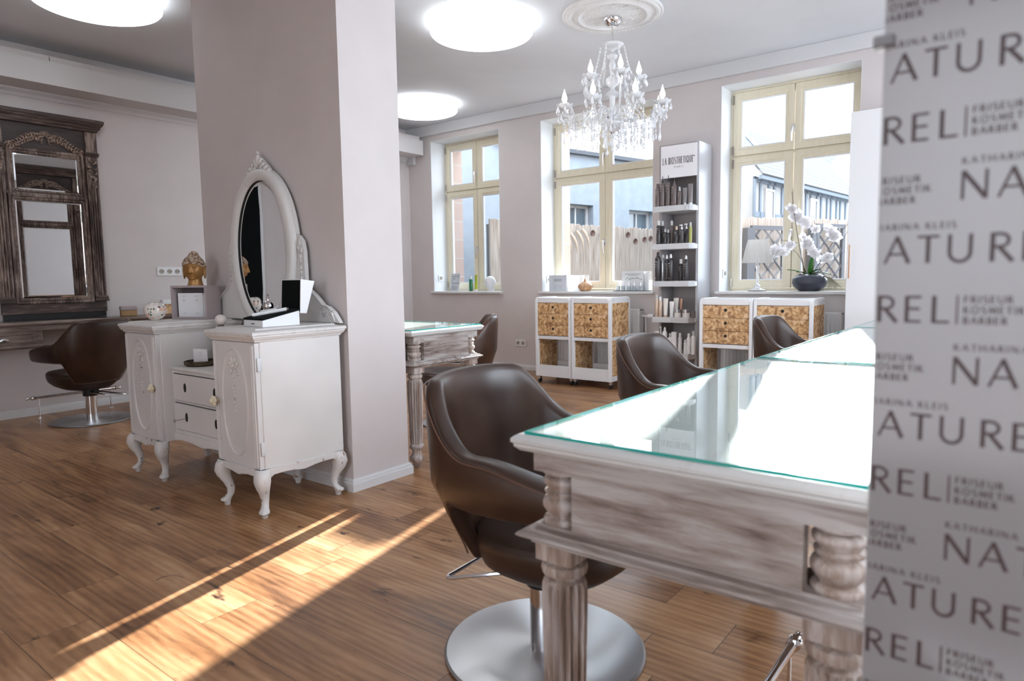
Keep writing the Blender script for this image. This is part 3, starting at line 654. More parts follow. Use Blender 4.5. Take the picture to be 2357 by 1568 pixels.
# ================================================================== VANITY DRESSER
VC = -3.285; VYB = 2.045; VYF = 1.585
van = empty('vanity_dresser', (VC, 0, 0), label='chipped white antique vanity dresser with oval mirror and curved legs against the pillar', cat='dresser')
def cabinet(s):
    a0, a1 = s*.645, s*.285; x0, x1 = min(a0, a1), max(a0, a1)
    mb = MB(); mb.box(x0, x1, VYF+.022, VYB-.01, .215, .790); mb.build('cabinet_body', PAINT, van, bevel=.004)
    MB().plan_mould(x0, x1, VYF, VYB-.01, [(-.006, .788), (.004, .789), (.006, .796), (.014, .803), (.019, .812), (.019, .818), (.024, .820), (.024, .830), (.020, .834), (.0, .838), (-.012, .840), (-.018, .846)]).build('cabinet_top', PAINT, van, smooth=22)
    w = x1-x0; d = MB()
    # door: flat leaf, raised side stiles and an oval sunk panel with bow and garland
    d.box(x0+.004, x1-.004, VYF, VYF+.022, .222, .786)
    for xa in (x0+.012, x1-.036):
        d.loft([[(xa+o, yy, z) for o, yy in ((0, VYF), (.004, VYF-.007), (.008, VYF-.003), (.016, VYF-.003), (.020, VYF-.007), (.024, VYF))] for z in (.232, .776)])
    door = d.build('door', PAINTF, van, bevel=.002)
    cx = (x0+x1)/2; cz = .51; n = 56; rx, rz = .105, .245
    sec = [(1.03, 0), (1.02, -.004), (.985, -.006), (.955, -.004), (.93, .001)]
    loops = []
    for k in range(n):
        a = 2*math.pi*k/n
        loops.append([(cx+rx*f*math.copysign(abs(math.cos(a))**.9, math.cos(a)), VYF+yy, cz+(rz if 1 else 0)*((f-1)*.45+1)*math.sin(a)) for f, yy in sec])
    MB().loft(loops, close=True).build('oval_moulding', PAINTF, door, smooth=60)
    g = MB(); rnd = random.Random(5)
    def leafp(px, pz, L_, ang, th=.009):
        g.ball((0, 0, 0), 1, 8, 6, (L_, .006, th)); nv = 8*7; m = T(px, VYF-.002, pz) @ RY(-ang)
        g.v[-nv:] = [tuple(m @ Vector(p)) for p in g.v[-nv:]]
    for sg in (-1, 1):
        for L_, ax, az, an in ((.022, .018, .0, .4), (.020, .022, -.028, -.7), (.018, .012, .026, 1.2), (.014, .030, .012, .1)):
            leafp(cx+sg*ax, cz+.165+az, L_, an if sg > 0 else math.pi-an)
    for k in range(10):
        leafp(cx+.006*math.sin(k*1.7), cz+.115-k*.017, .010-.0004*k, 1.57+(.6 if k % 2 else -.6), .005)
    g.ball((cx, VYF-.002, cz+.166), .011, 10, 8); g.build('carved_garland', PAINTL, door, smooth=60)
    kx = x1-.030 if s < 0 else x0+.030; kz = .505
    k = MB(); k.lathe([(.012, 0), (.012, .004), (.006, .006), (.006, .016)], n=14); 
    k.xf(RX(R_(90))); k.xf(T(kx, VYF-.003, kz))
    for j in range(6):
        a = j*1.047; k.ball((kx+.014*math.cos(a), VYF-.024, kz+.014*math.sin(a)), .011, 8, 6, (1, .8, 1))
    k.ball((kx, VYF-.031, kz), .013, 12, 8); k.build('rose_knob', IVORY, door, smooth=60)['label'] = 'ivory rose-shaped knob'
    if s > 0:
        for z in (.315, .690):
            MB().box(x1-.001, x1+.003, VYF+.006, VYF+.028, z-.03, z+.03).build('hinge', STEELW, van, bevel=.001)
    return x0, x1
cabinet(-1); cabinet(1)
# centre unit
mb = MB(); mb.box(-.285, .285, VYF+.075, VYB-.01, .245, .598); mb.build('centre_case', PAINT, van, bevel=.003)
MB().plan_mould(-.284, .284, VYF+.075, VYB-.012, [(-.003, .596), (0, .598), (0, .600), (.0, .612), (-.004, .616)]).build('centre_top', PAINT, van)
MB().box(-.284, .284, VYF+.060, VYF+.08, .598, .614).build('centre_top_edge', PAINT, van, bevel=.006)
for z0, z1, key in ((.440, .578, 0), (.285, .423, 1)):
    dr = MB().box(-.262, .262, VYF+.066, VYF+.09, z0, z1).build('drawer', PAINTF, van, bevel=.002)
    MB().rect_frame(-.262, .262, z0, z1, [(0, VYF+.0735), (.0035, VYF+.0735), (.0035, VYF+.08), (0, VYF+.08)]).build('shadow_gap', BLACKW, dr, smooth=0)
    zc = (z0+z1)/2
    for xx in (-.135, .16):
        MB().lathe([(.0, 0), (.024, 0), (.022, .004), (0, .005)], n=28, sx=.45).xf(T(xx, VYF+.0665, zc+.004) @ RX(R_(90))).build('keyhole_plate', DCHROME if 0 else BLACKW, dr)
    if key:
        mb = MB(); mb.cyl((-.135, VYF+.062, zc), (-.150, VYF+.012, zc-.006), .0022, 8)
        mb.tube([(-.150+.009*math.cos(a), VYF+.010, zc-.007+.006*math.sin(a)) for a in [i*.63 for i in range(10)]], .0018, 6, closed=True); mb.build('key', DCHROME, dr)
# aprons with scalloped lower edge and cabriole legs
def apron_pts(x0, x1, zt, zlo, zhi, n=22):
    pts = [(x0, zt)]
    low = []
    for i in range(n+1):
        u = i/n; e = abs(2*u-1)
        z = zhi+(zlo-zhi)*(max(0, (e-.72)/.28)**1.5) - .012*math.cos((u-.5)*2*math.pi*1.0)*(1 if e < .5 else 0)*max(0, 1-e/.5)
        low.append((x0+(x1-x0)*u, z))
    return [(x0, zt)]+low+[(x1, zt)]
for s in (-1, 1):
    x0, x1 = (-.645, -.285) if s < 0 else (.285, .645)
    MB().prism(apron_pts(x0+.002, x1-.002, .222, .13, .190), VYF-.008, VYF+.014).build('front_apron', PAINTL, van, bevel=.003)
MB().prism(apron_pts(-.285, .285, .262, .215, .225), VYF+.066, VYF+.086).build('front_apron', PAINTL, van, bevel=.003)
for xx in (-.653, .633):
    MB().prism(apron_pts(VYF, VYB-.02, .222, .13, .192), 0, .02).xf(Matrix(((0, 1, 0, xx), (1, 0, 0, 0), (0, 0, 1, 0), (0, 0, 0, 1)))).build('side_apron', PAINTL, van, bevel=.003)
def cabriole(x, y, dx, dy):
    # section centre bows outwards at the knee and inwards at the ankle
    P_ = [(.222, .0, .030), (.200, .008, .034), (.170, .012, .034), (.140, .008, .028), (.110, -.004, .021), (.080, -.012, .0165), (.055, -.010, .015), (.040, -.002, .017), (.030, .006, .022), (.022, .007, .021), (.018, .003, .015), (.0, .002, .011)]
    loops = []
    for z, o, r in P_:
        l = []
        for k in range(16):
            a = 2*math.pi*k/16; n = 2.8
            cx_ = math.copysign(abs(math.cos(a))**(2/n), math.cos(a)); sy_ = math.copysign(abs(math.sin(a))**(2/n), math.sin(a))
            l.append((x+dx*o+r*cx_, y+dy*o+r*sy_, z))
        loops.append(l)
    MB().loft(loops).build('leg', PAINTL, van, smooth=60)
for x, dx in ((-.628, -1), (-.318, 1), (.318, -1), (.628, 1)): cabriole(x, VYF+.018, dx, -1)
for x, dx in ((-.628, -1), (-.30, 1), (.30, -1), (.628, 1)): cabriole(x, VYB-.045, dx, 1)
# mirror back board with shoulders and scrolls
MX = .03; MZ = 1.215; RXo, RZo = .305, .437; RXi, RZi = .236, .372
MYB = VYB+.012
pts = []
right = [(.62, .846), (.60, .872), (.575, .900), (.535, .925), (.500, .930), (.470, .955), (.430, .985), (.385, 1.01), (.362, 1.04), (.360, 1.10), (.357, 1.20), (.345, 1.255), (.315, 1.283), (.295, 1.290)]
arc = [(RXo*math.cos(a), MZ+RZo*math.sin(a)) for a in [R_(10+i*5) for i in range(0, 33)]]
outline = [(x, z) for x, z in right] + arc + [(-x, z) for x, z in reversed(right)]
MB().prism([(MX+x, z) for x, z in outline], MYB-.022, MYB).build('mirror_board', PAINT, van, bevel=.003)
# raised oval frame
def oval_ring(secs, name, m, parent, n=96):
    loops = []
    for k in range(n):
        a = 2*math.pi*k/n; loops.append([(MX+(RXi+o)*math.cos(a), yy, MZ+(RZi+o)*math.sin(a)) for o, yy in secs])
    return MB().loft(loops, close=True).build(name, m, parent, smooth=50)
yb = MYB-.022
fr = oval_ring([(-.002, yb), (-.002, yb-.012), (.004, yb-.024), (.022, yb-.030), (.045, yb-.026), (.058, yb-.018), (.064, yb-.006), (.066, yb)], 'oval_frame', PAINT, van)
oval_ring([(-.004, yb-.002), (-.004, yb-.010), (.003, yb-.014), (.003, yb-.002)], 'black_fillet', BLACKW, fr)
# mirror glass with a bevelled border
n = 96
def ol(o, yy): return [(MX+(RXi+o)*math.cos(2*math.pi*k/n), yy, MZ+(RZi+o)*math.sin(2*math.pi*k/n)) for k in range(n)]
MB().loft([ol(-.004, yb-.001), ol(-.004, yb-.004), ol(-.026, yb-.0075), ol(-.028, yb-.0076)]).build('oval_mirror_glass', MIRROR, fr, smooth=8)
# crest
cr = MB(); zt = MZ+RZo
def petal(x, z, a, L_, wd, y=MYB-.03, th=.012):
    cr.ball((0, 0, 0), 1, 10, 8, (wd, th, L_)); nv = 10*9; m = T(MX+x, y, z) @ RY(a)
    cr.v[-nv:] = [tuple(m @ Vector(p)) for p in cr.v[-nv:]]
petal(0, zt+.040, 0, .034, .013); cr.ball((MX, MYB-.03, zt+.076), .010, 10, 8)
for s in (-1, 1):
    for x, z, a, L_, wd in ((.020, .024, .5, .028, .011), (.040, .006, .8, .028, .012), (.062, -.010, 1.0, .028, .012), (.084, -.028, 1.1, .026, .011), (.030, -.006, .3, .022, .010), (.052, -.026, .7, .022, .010)):
        petal(s*x, zt+z, s*a, L_, wd)
    cr.tube([(MX+s*(.022+.012*math.cos(t)), MYB-.040, zt+.002+.014*math.sin(t)) for t in [i*.5 for i in range(12)]], .003, 6)
cr.prism([(MX-.10, zt-.05), (MX-.085, zt-.01), (MX-.04, zt+.03), (MX, zt+.06), (MX+.04, zt+.03), (MX+.085, zt-.01), (MX+.10, zt-.05)], MYB-.026, MYB-.004)
cr.build('carved_crest', PAINTL, van, smooth=55)
# carved side garlands and bottom scrolls
for s in (-1, 1):
    cr = MB()
    for x, z, a, L_, wd in ((.325, 1.245, .3, .020, .010), (.318, 1.215, -.5, .020, .010), (.338, 1.205, .5, .018, .009), (.328, 1.180, 0, .018, .009), (.330, 1.150, .2, .014, .005), (.331, 1.122, -.2, .014, .005), (.333, 1.095, .2, .013, .004), (.334, 1.065, 0, .013, .004)):
        petal(s*x, z, a*s, L_, wd, yb-.002, .006)
    cr.build('carved_garland', PAINTL, van, smooth=60)
    cr = MB()
    for t0, r0 in ((0, .034), (0, .022)):
        cr.tube([(MX+s*(.500+(r0-.003*t)*math.cos(t)), yb-.004, .895+(r0-.003*t)*math.sin(t)) for t in [i*.45 for i in range(13)]], .0045, 6)
    for q in range(3): cr.tube([(MX+s*(.545-.012*q+u*.045), yb-.004, .915-.065*u**1.5-.004*q) for u in [i/6 for i in range(7)]], [.004, .007, .008, .008, .007, .006, .004], 6)
    cr.tube([(MX+s*x, yb-.004, z+.002) for x, z in right[2:9]], .006, 6)
    cr.build('carved_scroll', PAINTL, van, smooth=60)

# ================================================================== CARVED PIER MIRROR
def scroll(mb, p, a, L_, w_, y=-.004):   # leaf shaped curl in local x(z) plane
    n = 7; pts = [(p[0]+math.cos(a)*L_*u - math.sin(a)*w_*math.sin(u*3.1), y-.006*math.sin(u*3.14), p[1]+math.sin(a)*L_*u+math.cos(a)*w_*math.sin(u*3.1)) for u in [i/n for i in range(n+1)]]
    mb.tube(pts, [.003+.006*math.sin(math.pi*(i+.6)/(n+1.2)) for i in range(n+1)], 6)
FRZ = wash_mat('frieze_wood', 0, (.10, .07, .062), (.050, .034, .030), (.024, .016, .014), (.36, .52, .70), 30)
def pier_mirror(loc, rz, label):
    # local frame: front faces -y, width along x, height z from 0
    t = empty('carved_mirror', loc, rz=rz, label=label, cat='mirror', group='tall carved dark wood mirrors')
    W = .376; H = 1.60
    mb = MB(); mb.box(-W, W, 0, .03, 0, .095); mb.build('bottom_rail', DARKWH, t, bevel=.004)
    MB().box(-W+.01, W-.01, .004, .03, -.0425, .001).build('plinth', BLACKP, t, smooth=0)
    MB().box(-W, W, .012, .03, .09, 1.50).build('back_panel', DARKW, t, smooth=0)
    fz = MB().box(-W+.09, W-.09, -.004, .012, 1.30, 1.505).build('frieze_panel', FRZ, t, bevel=.003)
    sec = [(0, 1.502), (.010, 1.505), (.012, 1.516), (.024, 1.528), (.026, 1.540), (.040, 1.556), (.042, 1.566), (.048, 1.57), (.048, 1.592), (.030, H), (0, H)]
    mb = MB(); mb.plan_mould(-W, W, -.022, .03, sec); mb.build('cornice', DARKWH, t, smooth=22)
    for s in (-1, 1):
        xa, xb = (W-.088, W) if s > 0 else (-W, -W+.088); cx = (xa+xb)/2
        p = MB(); p.box(xa, xb, -.020, .012, 1.33, 1.50); p.build('pilaster_block', DARKW, t, bevel=.003)
        p = MB(); p.plan_mould(xa, xb, -.020, .012, [(0, 1.300), (.006, 1.302), (.008, 1.310), (.004, 1.316), (.010, 1.320), (.010, 1.328), (0, 1.333)]); p.build('capital', DARKWH, t, smooth=20)
        prof = [(xa, .012), (xa, -.010)]
        nf = 4; wd = (xb-xa-.012)/nf
        for k in range(nf):
            for j in range(7): u = j/6; prof.append((xa+.006+wd*(k+u), -.012-.010*math.sin(math.pi*u)))
        prof += [(xb, -.010), (xb, .012)]
        p = MB(); p.loft([[(x, y, z) for x, y in prof] for z in (.135, 1.09)]); p.box(xa, xb, -.008, .012, 1.09, 1.30); p.build('fluted_pilaster', DARKW, t, smooth=40)
        p = MB(); p.plan_mould(xa, xb, -.020, .012, [(.006, .088), (.010, .092), (.010, .104), (.004, .110), (.006, .118), (.006, .126), (0, .136)]); p.build('pilaster_base', DARKWH, t, smooth=20)
        c = MB()
        for k, (dx, dz, a, L_, w_) in enumerate(((0, .185, 2.2, .04, .012), (0, .17, .9, .04, -.012), (-.01, .14, 2.6, .035, .012), (.01, .13, .5, .035, -.012), (0, .105, 2.3, .035, .012), (.008, .085, .8, .03, -.010), (0, .06, 2.4, .028, .01), (.004, .04, .9, .026, -.01), (0, .075, -1.57, .08, .012), (.012, .0, -1.9, .03, .012))):
            scroll(c, (cx+dx*s, 1.09+dz-.02), a if s > 0 else math.pi-a, L_, w_*s, -.012)
        c.tube([(cx+.016*math.cos(q)*s, -.014, 1.075+.016*math.sin(q)) for q in [i*.6 for i in range(9)]], .005, 6)
        c.build('carved_bracket', CARVE, t, smooth=60)
    # two mirrors in beaded frames
    for x0, x1, z0, z1 in ((-.225, .225, .985, 1.265), (-.235, .235, .125, .905)):
        f = MB().rect_frame(x0, x1, z0, z1, [(0, .006), (0, -.002), (.006, -.006), (.022, -.004), (.026, -.012), (.040, -.014), (.046, -.006), (.046, .014), (0, .014)]).build('inner_frame', DARKW, t, smooth=20)
        bd = MB(); r = .0048; st = .0125
        nx = int((x1-x0+.02)/st); nz = int((z1-z0+.02)/st)
        for k in range(nx+1):
            for zz in (z0-.012, z1+.012): bd.ball((x0-.01+(x1-x0+.02)*k/nx, -.008, zz), r, 6, 4)
        for k in range(nz+1):
            for xx in (x0-.012, x1+.012): bd.ball((xx, -.008, z0-.01+(z1-z0+.02)*k/nz), r, 6, 4)
        bd.build('beading', CARVE, f, smooth=60)
        # bevelled glass
        g = MB(); b_ = .014
        g.loft([[(x0-.002+o, yy, z0-.002+o), (x1+.002-o, yy, z0-.002+o), (x1+.002-o, yy, z1+.002-o), (x0-.002+o, yy, z1+.002-o)] for o, yy in ((0, .010), (0, .006), (b_, .0035), (b_+.001, .0034))])
        g.build('mirror_glass', MIRROR, f, smooth=0)
    MB().box(-W+.09, W-.09, -.006, .012, .945, .975).build('cross_rail', DARKWH, t, bevel=.005)
    MB().box(-W+.09, W-.09, -.006, .012, 1.288, 1.304).build('cross_rail', DARKWH, t, bevel=.004)
    # frieze carving: shell with acanthus swags running down to both sides
    c = MB()
    for k in range(9):
        a = R_(10+k*20); c.tube([(.012*math.cos(a), -.012, 1.405+.012*math.sin(a)), (.045*math.cos(a), -.018, 1.405+.040*math.sin(a))], [.003, .008], 6)
    c.tube([(.05*math.cos(R_(a)), -.012, 1.407+.046*math.sin(R_(a))) for a in range(-10, 191, 20)], .005, 6)
    for s in (-1, 1):
        spine = [(s*(.03+.235*u), 1.405-.085*u**1.25+.012*math.sin(u*6)) for u in [i/12 for i in range(13)]]
        c.tube([(x, -.010, z) for x, z in spine], [.009-.004*i/12 for i in range(13)], 6)
        for i, (x, z) in enumerate(spine[:-1]):
            k = 1-.35*i/12
            for up_, L_ in ((1, .040*k), (-1, .032*k)):
                a = (R_(-18)+up_*R_(62)); a = a if s > 0 else math.pi-a
                scroll(c, (x, z), a, L_, .010*up_*s, -.008)
        c.tube([(s*(.035+.013*math.cos(q)), -.012, 1.372+.013*math.sin(q)) for q in [i*.6 for i in range(9)]], .0045, 6)
        c.tube([(s*(.262+.012*math.cos(q)), -.010, 1.322+.012*math.sin(q)) for q in [i*.6 for i in range(9)]], .005, 6)
    c.build('carved_frieze_ornament', CARVE, t, smooth=60)
    return t
pier_mirror((XL+.040, 2.046, .822), R_(90), 'tall carved dark brown wooden mirror standing on the wall desk')
pier_mirror((-3.675, 2.86, .80), R_(-90), 'second carved wooden mirror facing the first, seen reflected in it')

# ================================================================== WALL DESK
dk = empty('wall_desk', (-6.18, 2.3, 0), label='long brown washed wooden desk fixed along the left wall', cat='desk')
x0, x1 = XL+.18-XL-.18-.171, .185    # local x extent from the wall to the front edge
MB().plan_mould(-.170, .175, -1.0, 1.15, [(-.01, .745), (0, .748), (.006, .756), (.006, .764), (0, .770), (-.004, .7735)]).build('desktop', DESKW, dk, smooth=22)
MB().box(-.16, .155, -.98, 1.13, .705, .746).build('fascia', DESKW, dk, bevel=.003)
MB().box(-.16, .150, -.98, -.46, .598, .706).build('drawer_case', DESKW, dk, bevel=.003)
MB().plan_mould(-.165, .16, -.99, -.45, [(0, .570), (.012, .574), (.018, .584), (.010, .594), (0, .600)]).build('ledge_moulding', DESKW, dk, smooth=22)
yzx = Matrix(((0, -1, 0, .150), (1, 0, 0, 0), (0, 0, 1, 0), (0, 0, 0, 1)))
dr = MB().box(-.91, -.51, -.006, .010, .608, .696).xf(yzx).build('drawer', DESKW, dk, bevel=.002)
MB().rect_frame(-.90, -.52, .618, .686, [(0, -.004), (-.004, -.011), (-.010, -.009), (-.012, -.004), (0, -.002)]).xf(yzx).build('drawer_moulding', DESKW, dr, smooth=20)
hb = MB(); loops = []
for i in range(9):
    a = math.pi*i/8; loops.append([(.038*math.cos(a)*k, -.022*math.sin(b_)*1.0-.002, .628+.030*math.sin(a)*k) for k, b_ in ((1, 0), (.97, .5), (.85, 1.1), (.6, 1.5), (.3, 1.57))])
vs_ = [p for l in loops for p in l]; fs = [(i*5+j, i*5+j+1, (i+1)*5+j+1, (i+1)*5+j) for i in range(8) for j in range(4)]
hb.add(vs_, fs); hb.xf(T(0, 0, 0) @ yzx @ T(-.715, -.006, .005)); o = hb.build('cup_handle', STEELW, dr, smooth=25)
o.modifiers.new('thick', 'SOLIDIFY').thickness = .0025; o['label'] = 'ribbed metal cup pull'
go = empty('glass_top', (-6.18, 2.3, 0), label='thin glass sheet lying on the long wall desk', cat='glass top')
MB().box(-.168, .168, -.98, 1.13, .7738, .7785).build('glass_sheet', TABGLASS, go, smooth=0)
# ================================================================== CEILING LIGHTS
def make_light():
    l = empty('ceiling_light', (0, 0, 0), cat='ceiling light')
    MB().lathe([(0, 0), (.33, 0), (.33, -.060), (0, -.060)], n=64).build('back_plate', WHITEM, l)
    MB().lathe([(.0005, -.062), (.36, -.062), (.375, -.068), (.380, -.077), (.370, -.088), (.33, -.102), (.22, -.120), (.10, -.128), (.0005, -.129)], n=96).build('diffuser', LAMP, l, smooth=60)
    return l
cl = make_light()
for k, (x, y, lb) in enumerate(((-4.86, 1.93, 'round flat ceiling light cut off by the top left corner'), (-3.30, 3.94, 'large round glowing ceiling light left of the chandelier'),
        (-5.27, 5.27, 'smallest round ceiling light, above the left window beside the pillar'), (-2.6, -1.2, 'added unseen round ceiling light behind the camera'), (.9, 3.6, 'added unseen round ceiling light beyond the lettered screen'))):  # last two lights are out of view, added as fill
    place_copy(cl, (x, y, CZ), 0, lb, k == 0, 'round ceiling lights')

# ================================================================== CHANDELIER
CX, CY = -2.47, 4.42
rz_ = MB(); rz_.lathe([(.36, 0), (.362, -.010), (.352, -.016), (.345, -.012), (.335, -.020), (.322, -.024), (.30, -.016), (.275, -.016), (.262, -.026), (.245, -.028), (.235, -.018), (.20, -.012), (.12, -.020), (.07, -.030), (.0005, -.032)], n=96)
for k in range(72): a = 2*math.pi*k/72; rz_.ball((.312*math.cos(a), .312*math.sin(a), -.017), .007, 6, 5)
for k in range(12):
    a = 2*math.pi*k/12
    for j in range(3): rz_.ball(((.14+.03*j)*math.cos(a+.04*(j-1)), (.14+.03*j)*math.sin(a+.04*(j-1)), -.016), .020-.004*j, 8, 6, (1, 1, .25))
tag(rz_.build('ceiling_rose', PLASTER, loc=(CX, CY, CZ), smooth=50), 'white plaster ceiling rose above the chandelier', 'ceiling rose')
chn = empty('chandelier', (CX, CY, 0), label='white crystal chandelier with candle bulbs hanging from the ceiling', cat='chandelier')
MB().lathe([(.060, 2.910), (.068, 2.905), (.067, 2.890), (.056, 2.870), (.036, 2.854), (.014, 2.846), (.0005, 2.846)], n=40).build('canopy', CHROME, chn)
mb = MB()
for i in range(7):
    z = 2.838-.019*i; th = 0 if i % 2 else math.pi/2
    mb.tube([(.007*math.cos(a)*math.cos(th), .007*math.cos(a)*math.sin(th), z+.013*math.sin(a)) for a in [q*.785 for q in range(8)]], .0018, 5, closed=True)
mb.build('chain', CHROME, chn)
MB().lathe([(.003, 2.71), (.03, 2.70), (.075, 2.712), (.085, 2.722), (.080, 2.708), (.035, 2.690), (.012, 2.685), (.012, 2.672), (.030, 2.66), (.040, 2.645), (.030, 2.625), (.016, 2.618), (.016, 2.600), (.026, 2.58), (.018, 2.53), (.014, 2.515), (.020, 2.505), (.044, 2.488), (.048, 2.465), (.044, 2.442), (.020, 2.425), (.014, 2.415), (.020, 2.40), (.05, 2.38), (.055, 2.37), (.022, 2.36), (.018, 2.30), (.028, 2.25), (.018, 2.22), (.003, 2.215)], n=28).build('stem', CRYSTAL, chn, smooth=50)
MB().lathe([(.030, 2.225), (.045, 2.222), (.046, 2.196), (.030, 2.192)], n=32).build('arm_hub', CHROME, chn)
MB().lathe([(.0005, 2.188), (.06, 2.186), (.082, 2.17), (.080, 2.148), (.062, 2.125), (.034, 2.110), (.0005, 2.106)], n=32).build('bottom_bowl', CRYSTAL, chn, smooth=50)
MB().lathe([(.0005, 2.108), (.016, 2.108), (.016, 2.098), (.005, 2.09), (.0005, 2.088)], n=16).build('bottom_finial', DCHROME, chn)
m_bulb = MB().lathe([(.009, 0), (.010, .006), (.019, .022), (.0205, .034), (.016, .052), (.009, .072), (.004, .088), (.001, .100)], n=16)
m_sock = MB().lathe([(.0, -.004), (.011, -.004), (.011, .022), (.008, .026), (.0, .026)], n=14)
def cupmesh():
    mb = MB(); loops = []
    for r, z in ((.008, -.020), (.030, -.016), (.050, -.002), (.060, .014), (.057, .015), (.046, .002), (.028, -.010), (.010, -.012)):
        loops.append([(r*(1+(.07*math.cos(8*a) if r > .04 else 0))*math.cos(a), r*(1+(.07*math.cos(8*a) if r > .04 else 0))*math.sin(a), z+(.004*math.cos(8*a) if r > .04 else 0)) for a in [2*math.pi*k/48 for k in range(48)]])
    mb.loft(loops); return mb
def dropmesh(L_=.055, r=.013):
    mb = MB()
    for k in range(1): mb.lathe([(.0005, 0), (.005, -.003), (.005, -.007), (.0005, -.010)], n=8)
    mb.lathe([(.0005, -.013), (.0035, -.018), (r, -.013-L_*.62), (r*.75, -.013-L_*.85), (.0005, -.013-L_)], n=8)
    return mb
def make_arm(rad, z0, zcup, low, ang, first=None):
    arm = MB(); pts = []
    for i in range(15):
        u = i/14
        r = .035+(rad-.035)*(u**.82); z = z0+(.050*math.sin(math.pi*min(1, u*2.0)) if u < .5 else 0)-low*math.sin(math.pi*max(0, (u-.42)/.58))*1.0+(zcup-.022-z0)*max(0, (u-.55)/.45)**1.6
        pts.append((r, 0, z))
    pts.append((rad, 0, zcup-.020))
    arm.tube(pts, .0068, 8)
    o = arm.build('arm', CRYSTAL, chn, rz=ang)
    b = m_bulb.build('candle_bulb', BULB, o, loc=(rad, 0, zcup+.024)); m_sock.build('lamp_socket', STEELW, o, loc=(rad, 0, zcup))
    cupmesh().build('drip_cup', FROST, o, loc=(rad, 0, zcup), smooth=60)
    MB().lathe([(.0, -.032), (.008, -.032), (.010, -.020), (.0, -.018)], n=12).build('cup_ferrule', DCHROME, o, loc=(rad, 0, zcup))
    d = dropmesh(); q = None
    for k in range(6):
        a = k*math.pi/3+.3; p = (rad+.056*math.cos(a), .056*math.sin(a), zcup+.010)
        if q is None: q = d.build('crystal_drop', CRYSTAL, o, loc=p, smooth=0)
        else: c = q.copy(); col.objects.link(c); c.parent = o; c.location = p
    return o
a_low = make_arm(.372, 2.205, 2.265, .075, .15)
a_up = make_arm(.190, 2.235, 2.475, .03, .5)
for k in range(1, 8): c = copy_tree(a_low, chn); c.rotation_euler = (0, 0, .15+k*math.pi/4)
for k in range(1, 5): c = copy_tree(a_up, chn); c.rotation_euler = (0, 0, .5+k*2*math.pi/5)
def beads(pts, r, name='bead_strand', drop=True):
    mb = MB()
    for i, p in enumerate(pts): mb.ball(p, r*(1 if i % 2 else .75), 8, 6)
    if drop:
        x, y, z = pts[-1]; mb.lathe([(.0005, -.008), (.004, -.016), (.012, -.045), (.009, -.060), (.0005, -.068)], (x, y, z), 8)
    mb.build(name, CRYSTAL, chn, smooth=30)
for k in range(6):      # strands from the top crown to the upper cups
    a = .5+k*math.pi/3; n = 22
    beads([((.082+.06*math.sin(math.pi*u)*.3+(.10*u**3))*math.cos(a), (.082+.06*math.sin(math.pi*u)*.3+(.10*u**3))*math.sin(a), 2.715-.27*u) for u in [i/(n-1) for i in range(n)]], .0075)
for k in range(8):      # swags between the lower cups
    a0, a1 = .15+k*math.pi/4, .15+(k+1)*math.pi/4; n = 17
    beads([(.372*math.cos(a0+(a1-a0)*u)*(1-.08*math.sin(math.pi*u)), .372*math.sin(a0+(a1-a0)*u)*(1-.08*math.sin(math.pi*u)), 2.255-.115*math.sin(math.pi*u)) for u in [i/(n-1) for i in range(n)]], .0065, drop=False)
    n = 14                # strands from each lower cup towards the bowl with hanging drops
    beads([((.35-.27*u)*math.cos(a0+.2), (.35-.27*u)*math.sin(a0+.2), 2.225-.11*math.sin(math.pi*.75*u)) for u in [i/(n-1) for i in range(n)]], .0060, drop=False)
rnd = random.Random(21)
for k in range(74):
    rr = .09+.27*math.sqrt((k+.5)/74); a = k*2.39996; z0 = 2.185-.03*math.sin(k*1.7)-.035*(1-rr/.36)
    n = 3+int(6*(1-rr/.36)+rnd.random()*3); beads([(rr*math.cos(a), rr*math.sin(a), z0-.0155*i) for i in range(n)], .0078, 'pendant_strand')
beads([(.0, 0, 2.085-.014*i) for i in range(5)], .009, 'pendant_strand')
for k in range(6): a = k*1.047; beads([(.055*math.cos(a), .055*math.sin(a), 2.115-.015*i) for i in range(5)], .008, 'pendant_strand')
for k in range(10):
    a = k*.628; beads([(.078*math.cos(a), .078*math.sin(a), 2.182-.0*i) for i in range(1)], .011, 'hub_bead', drop=False)

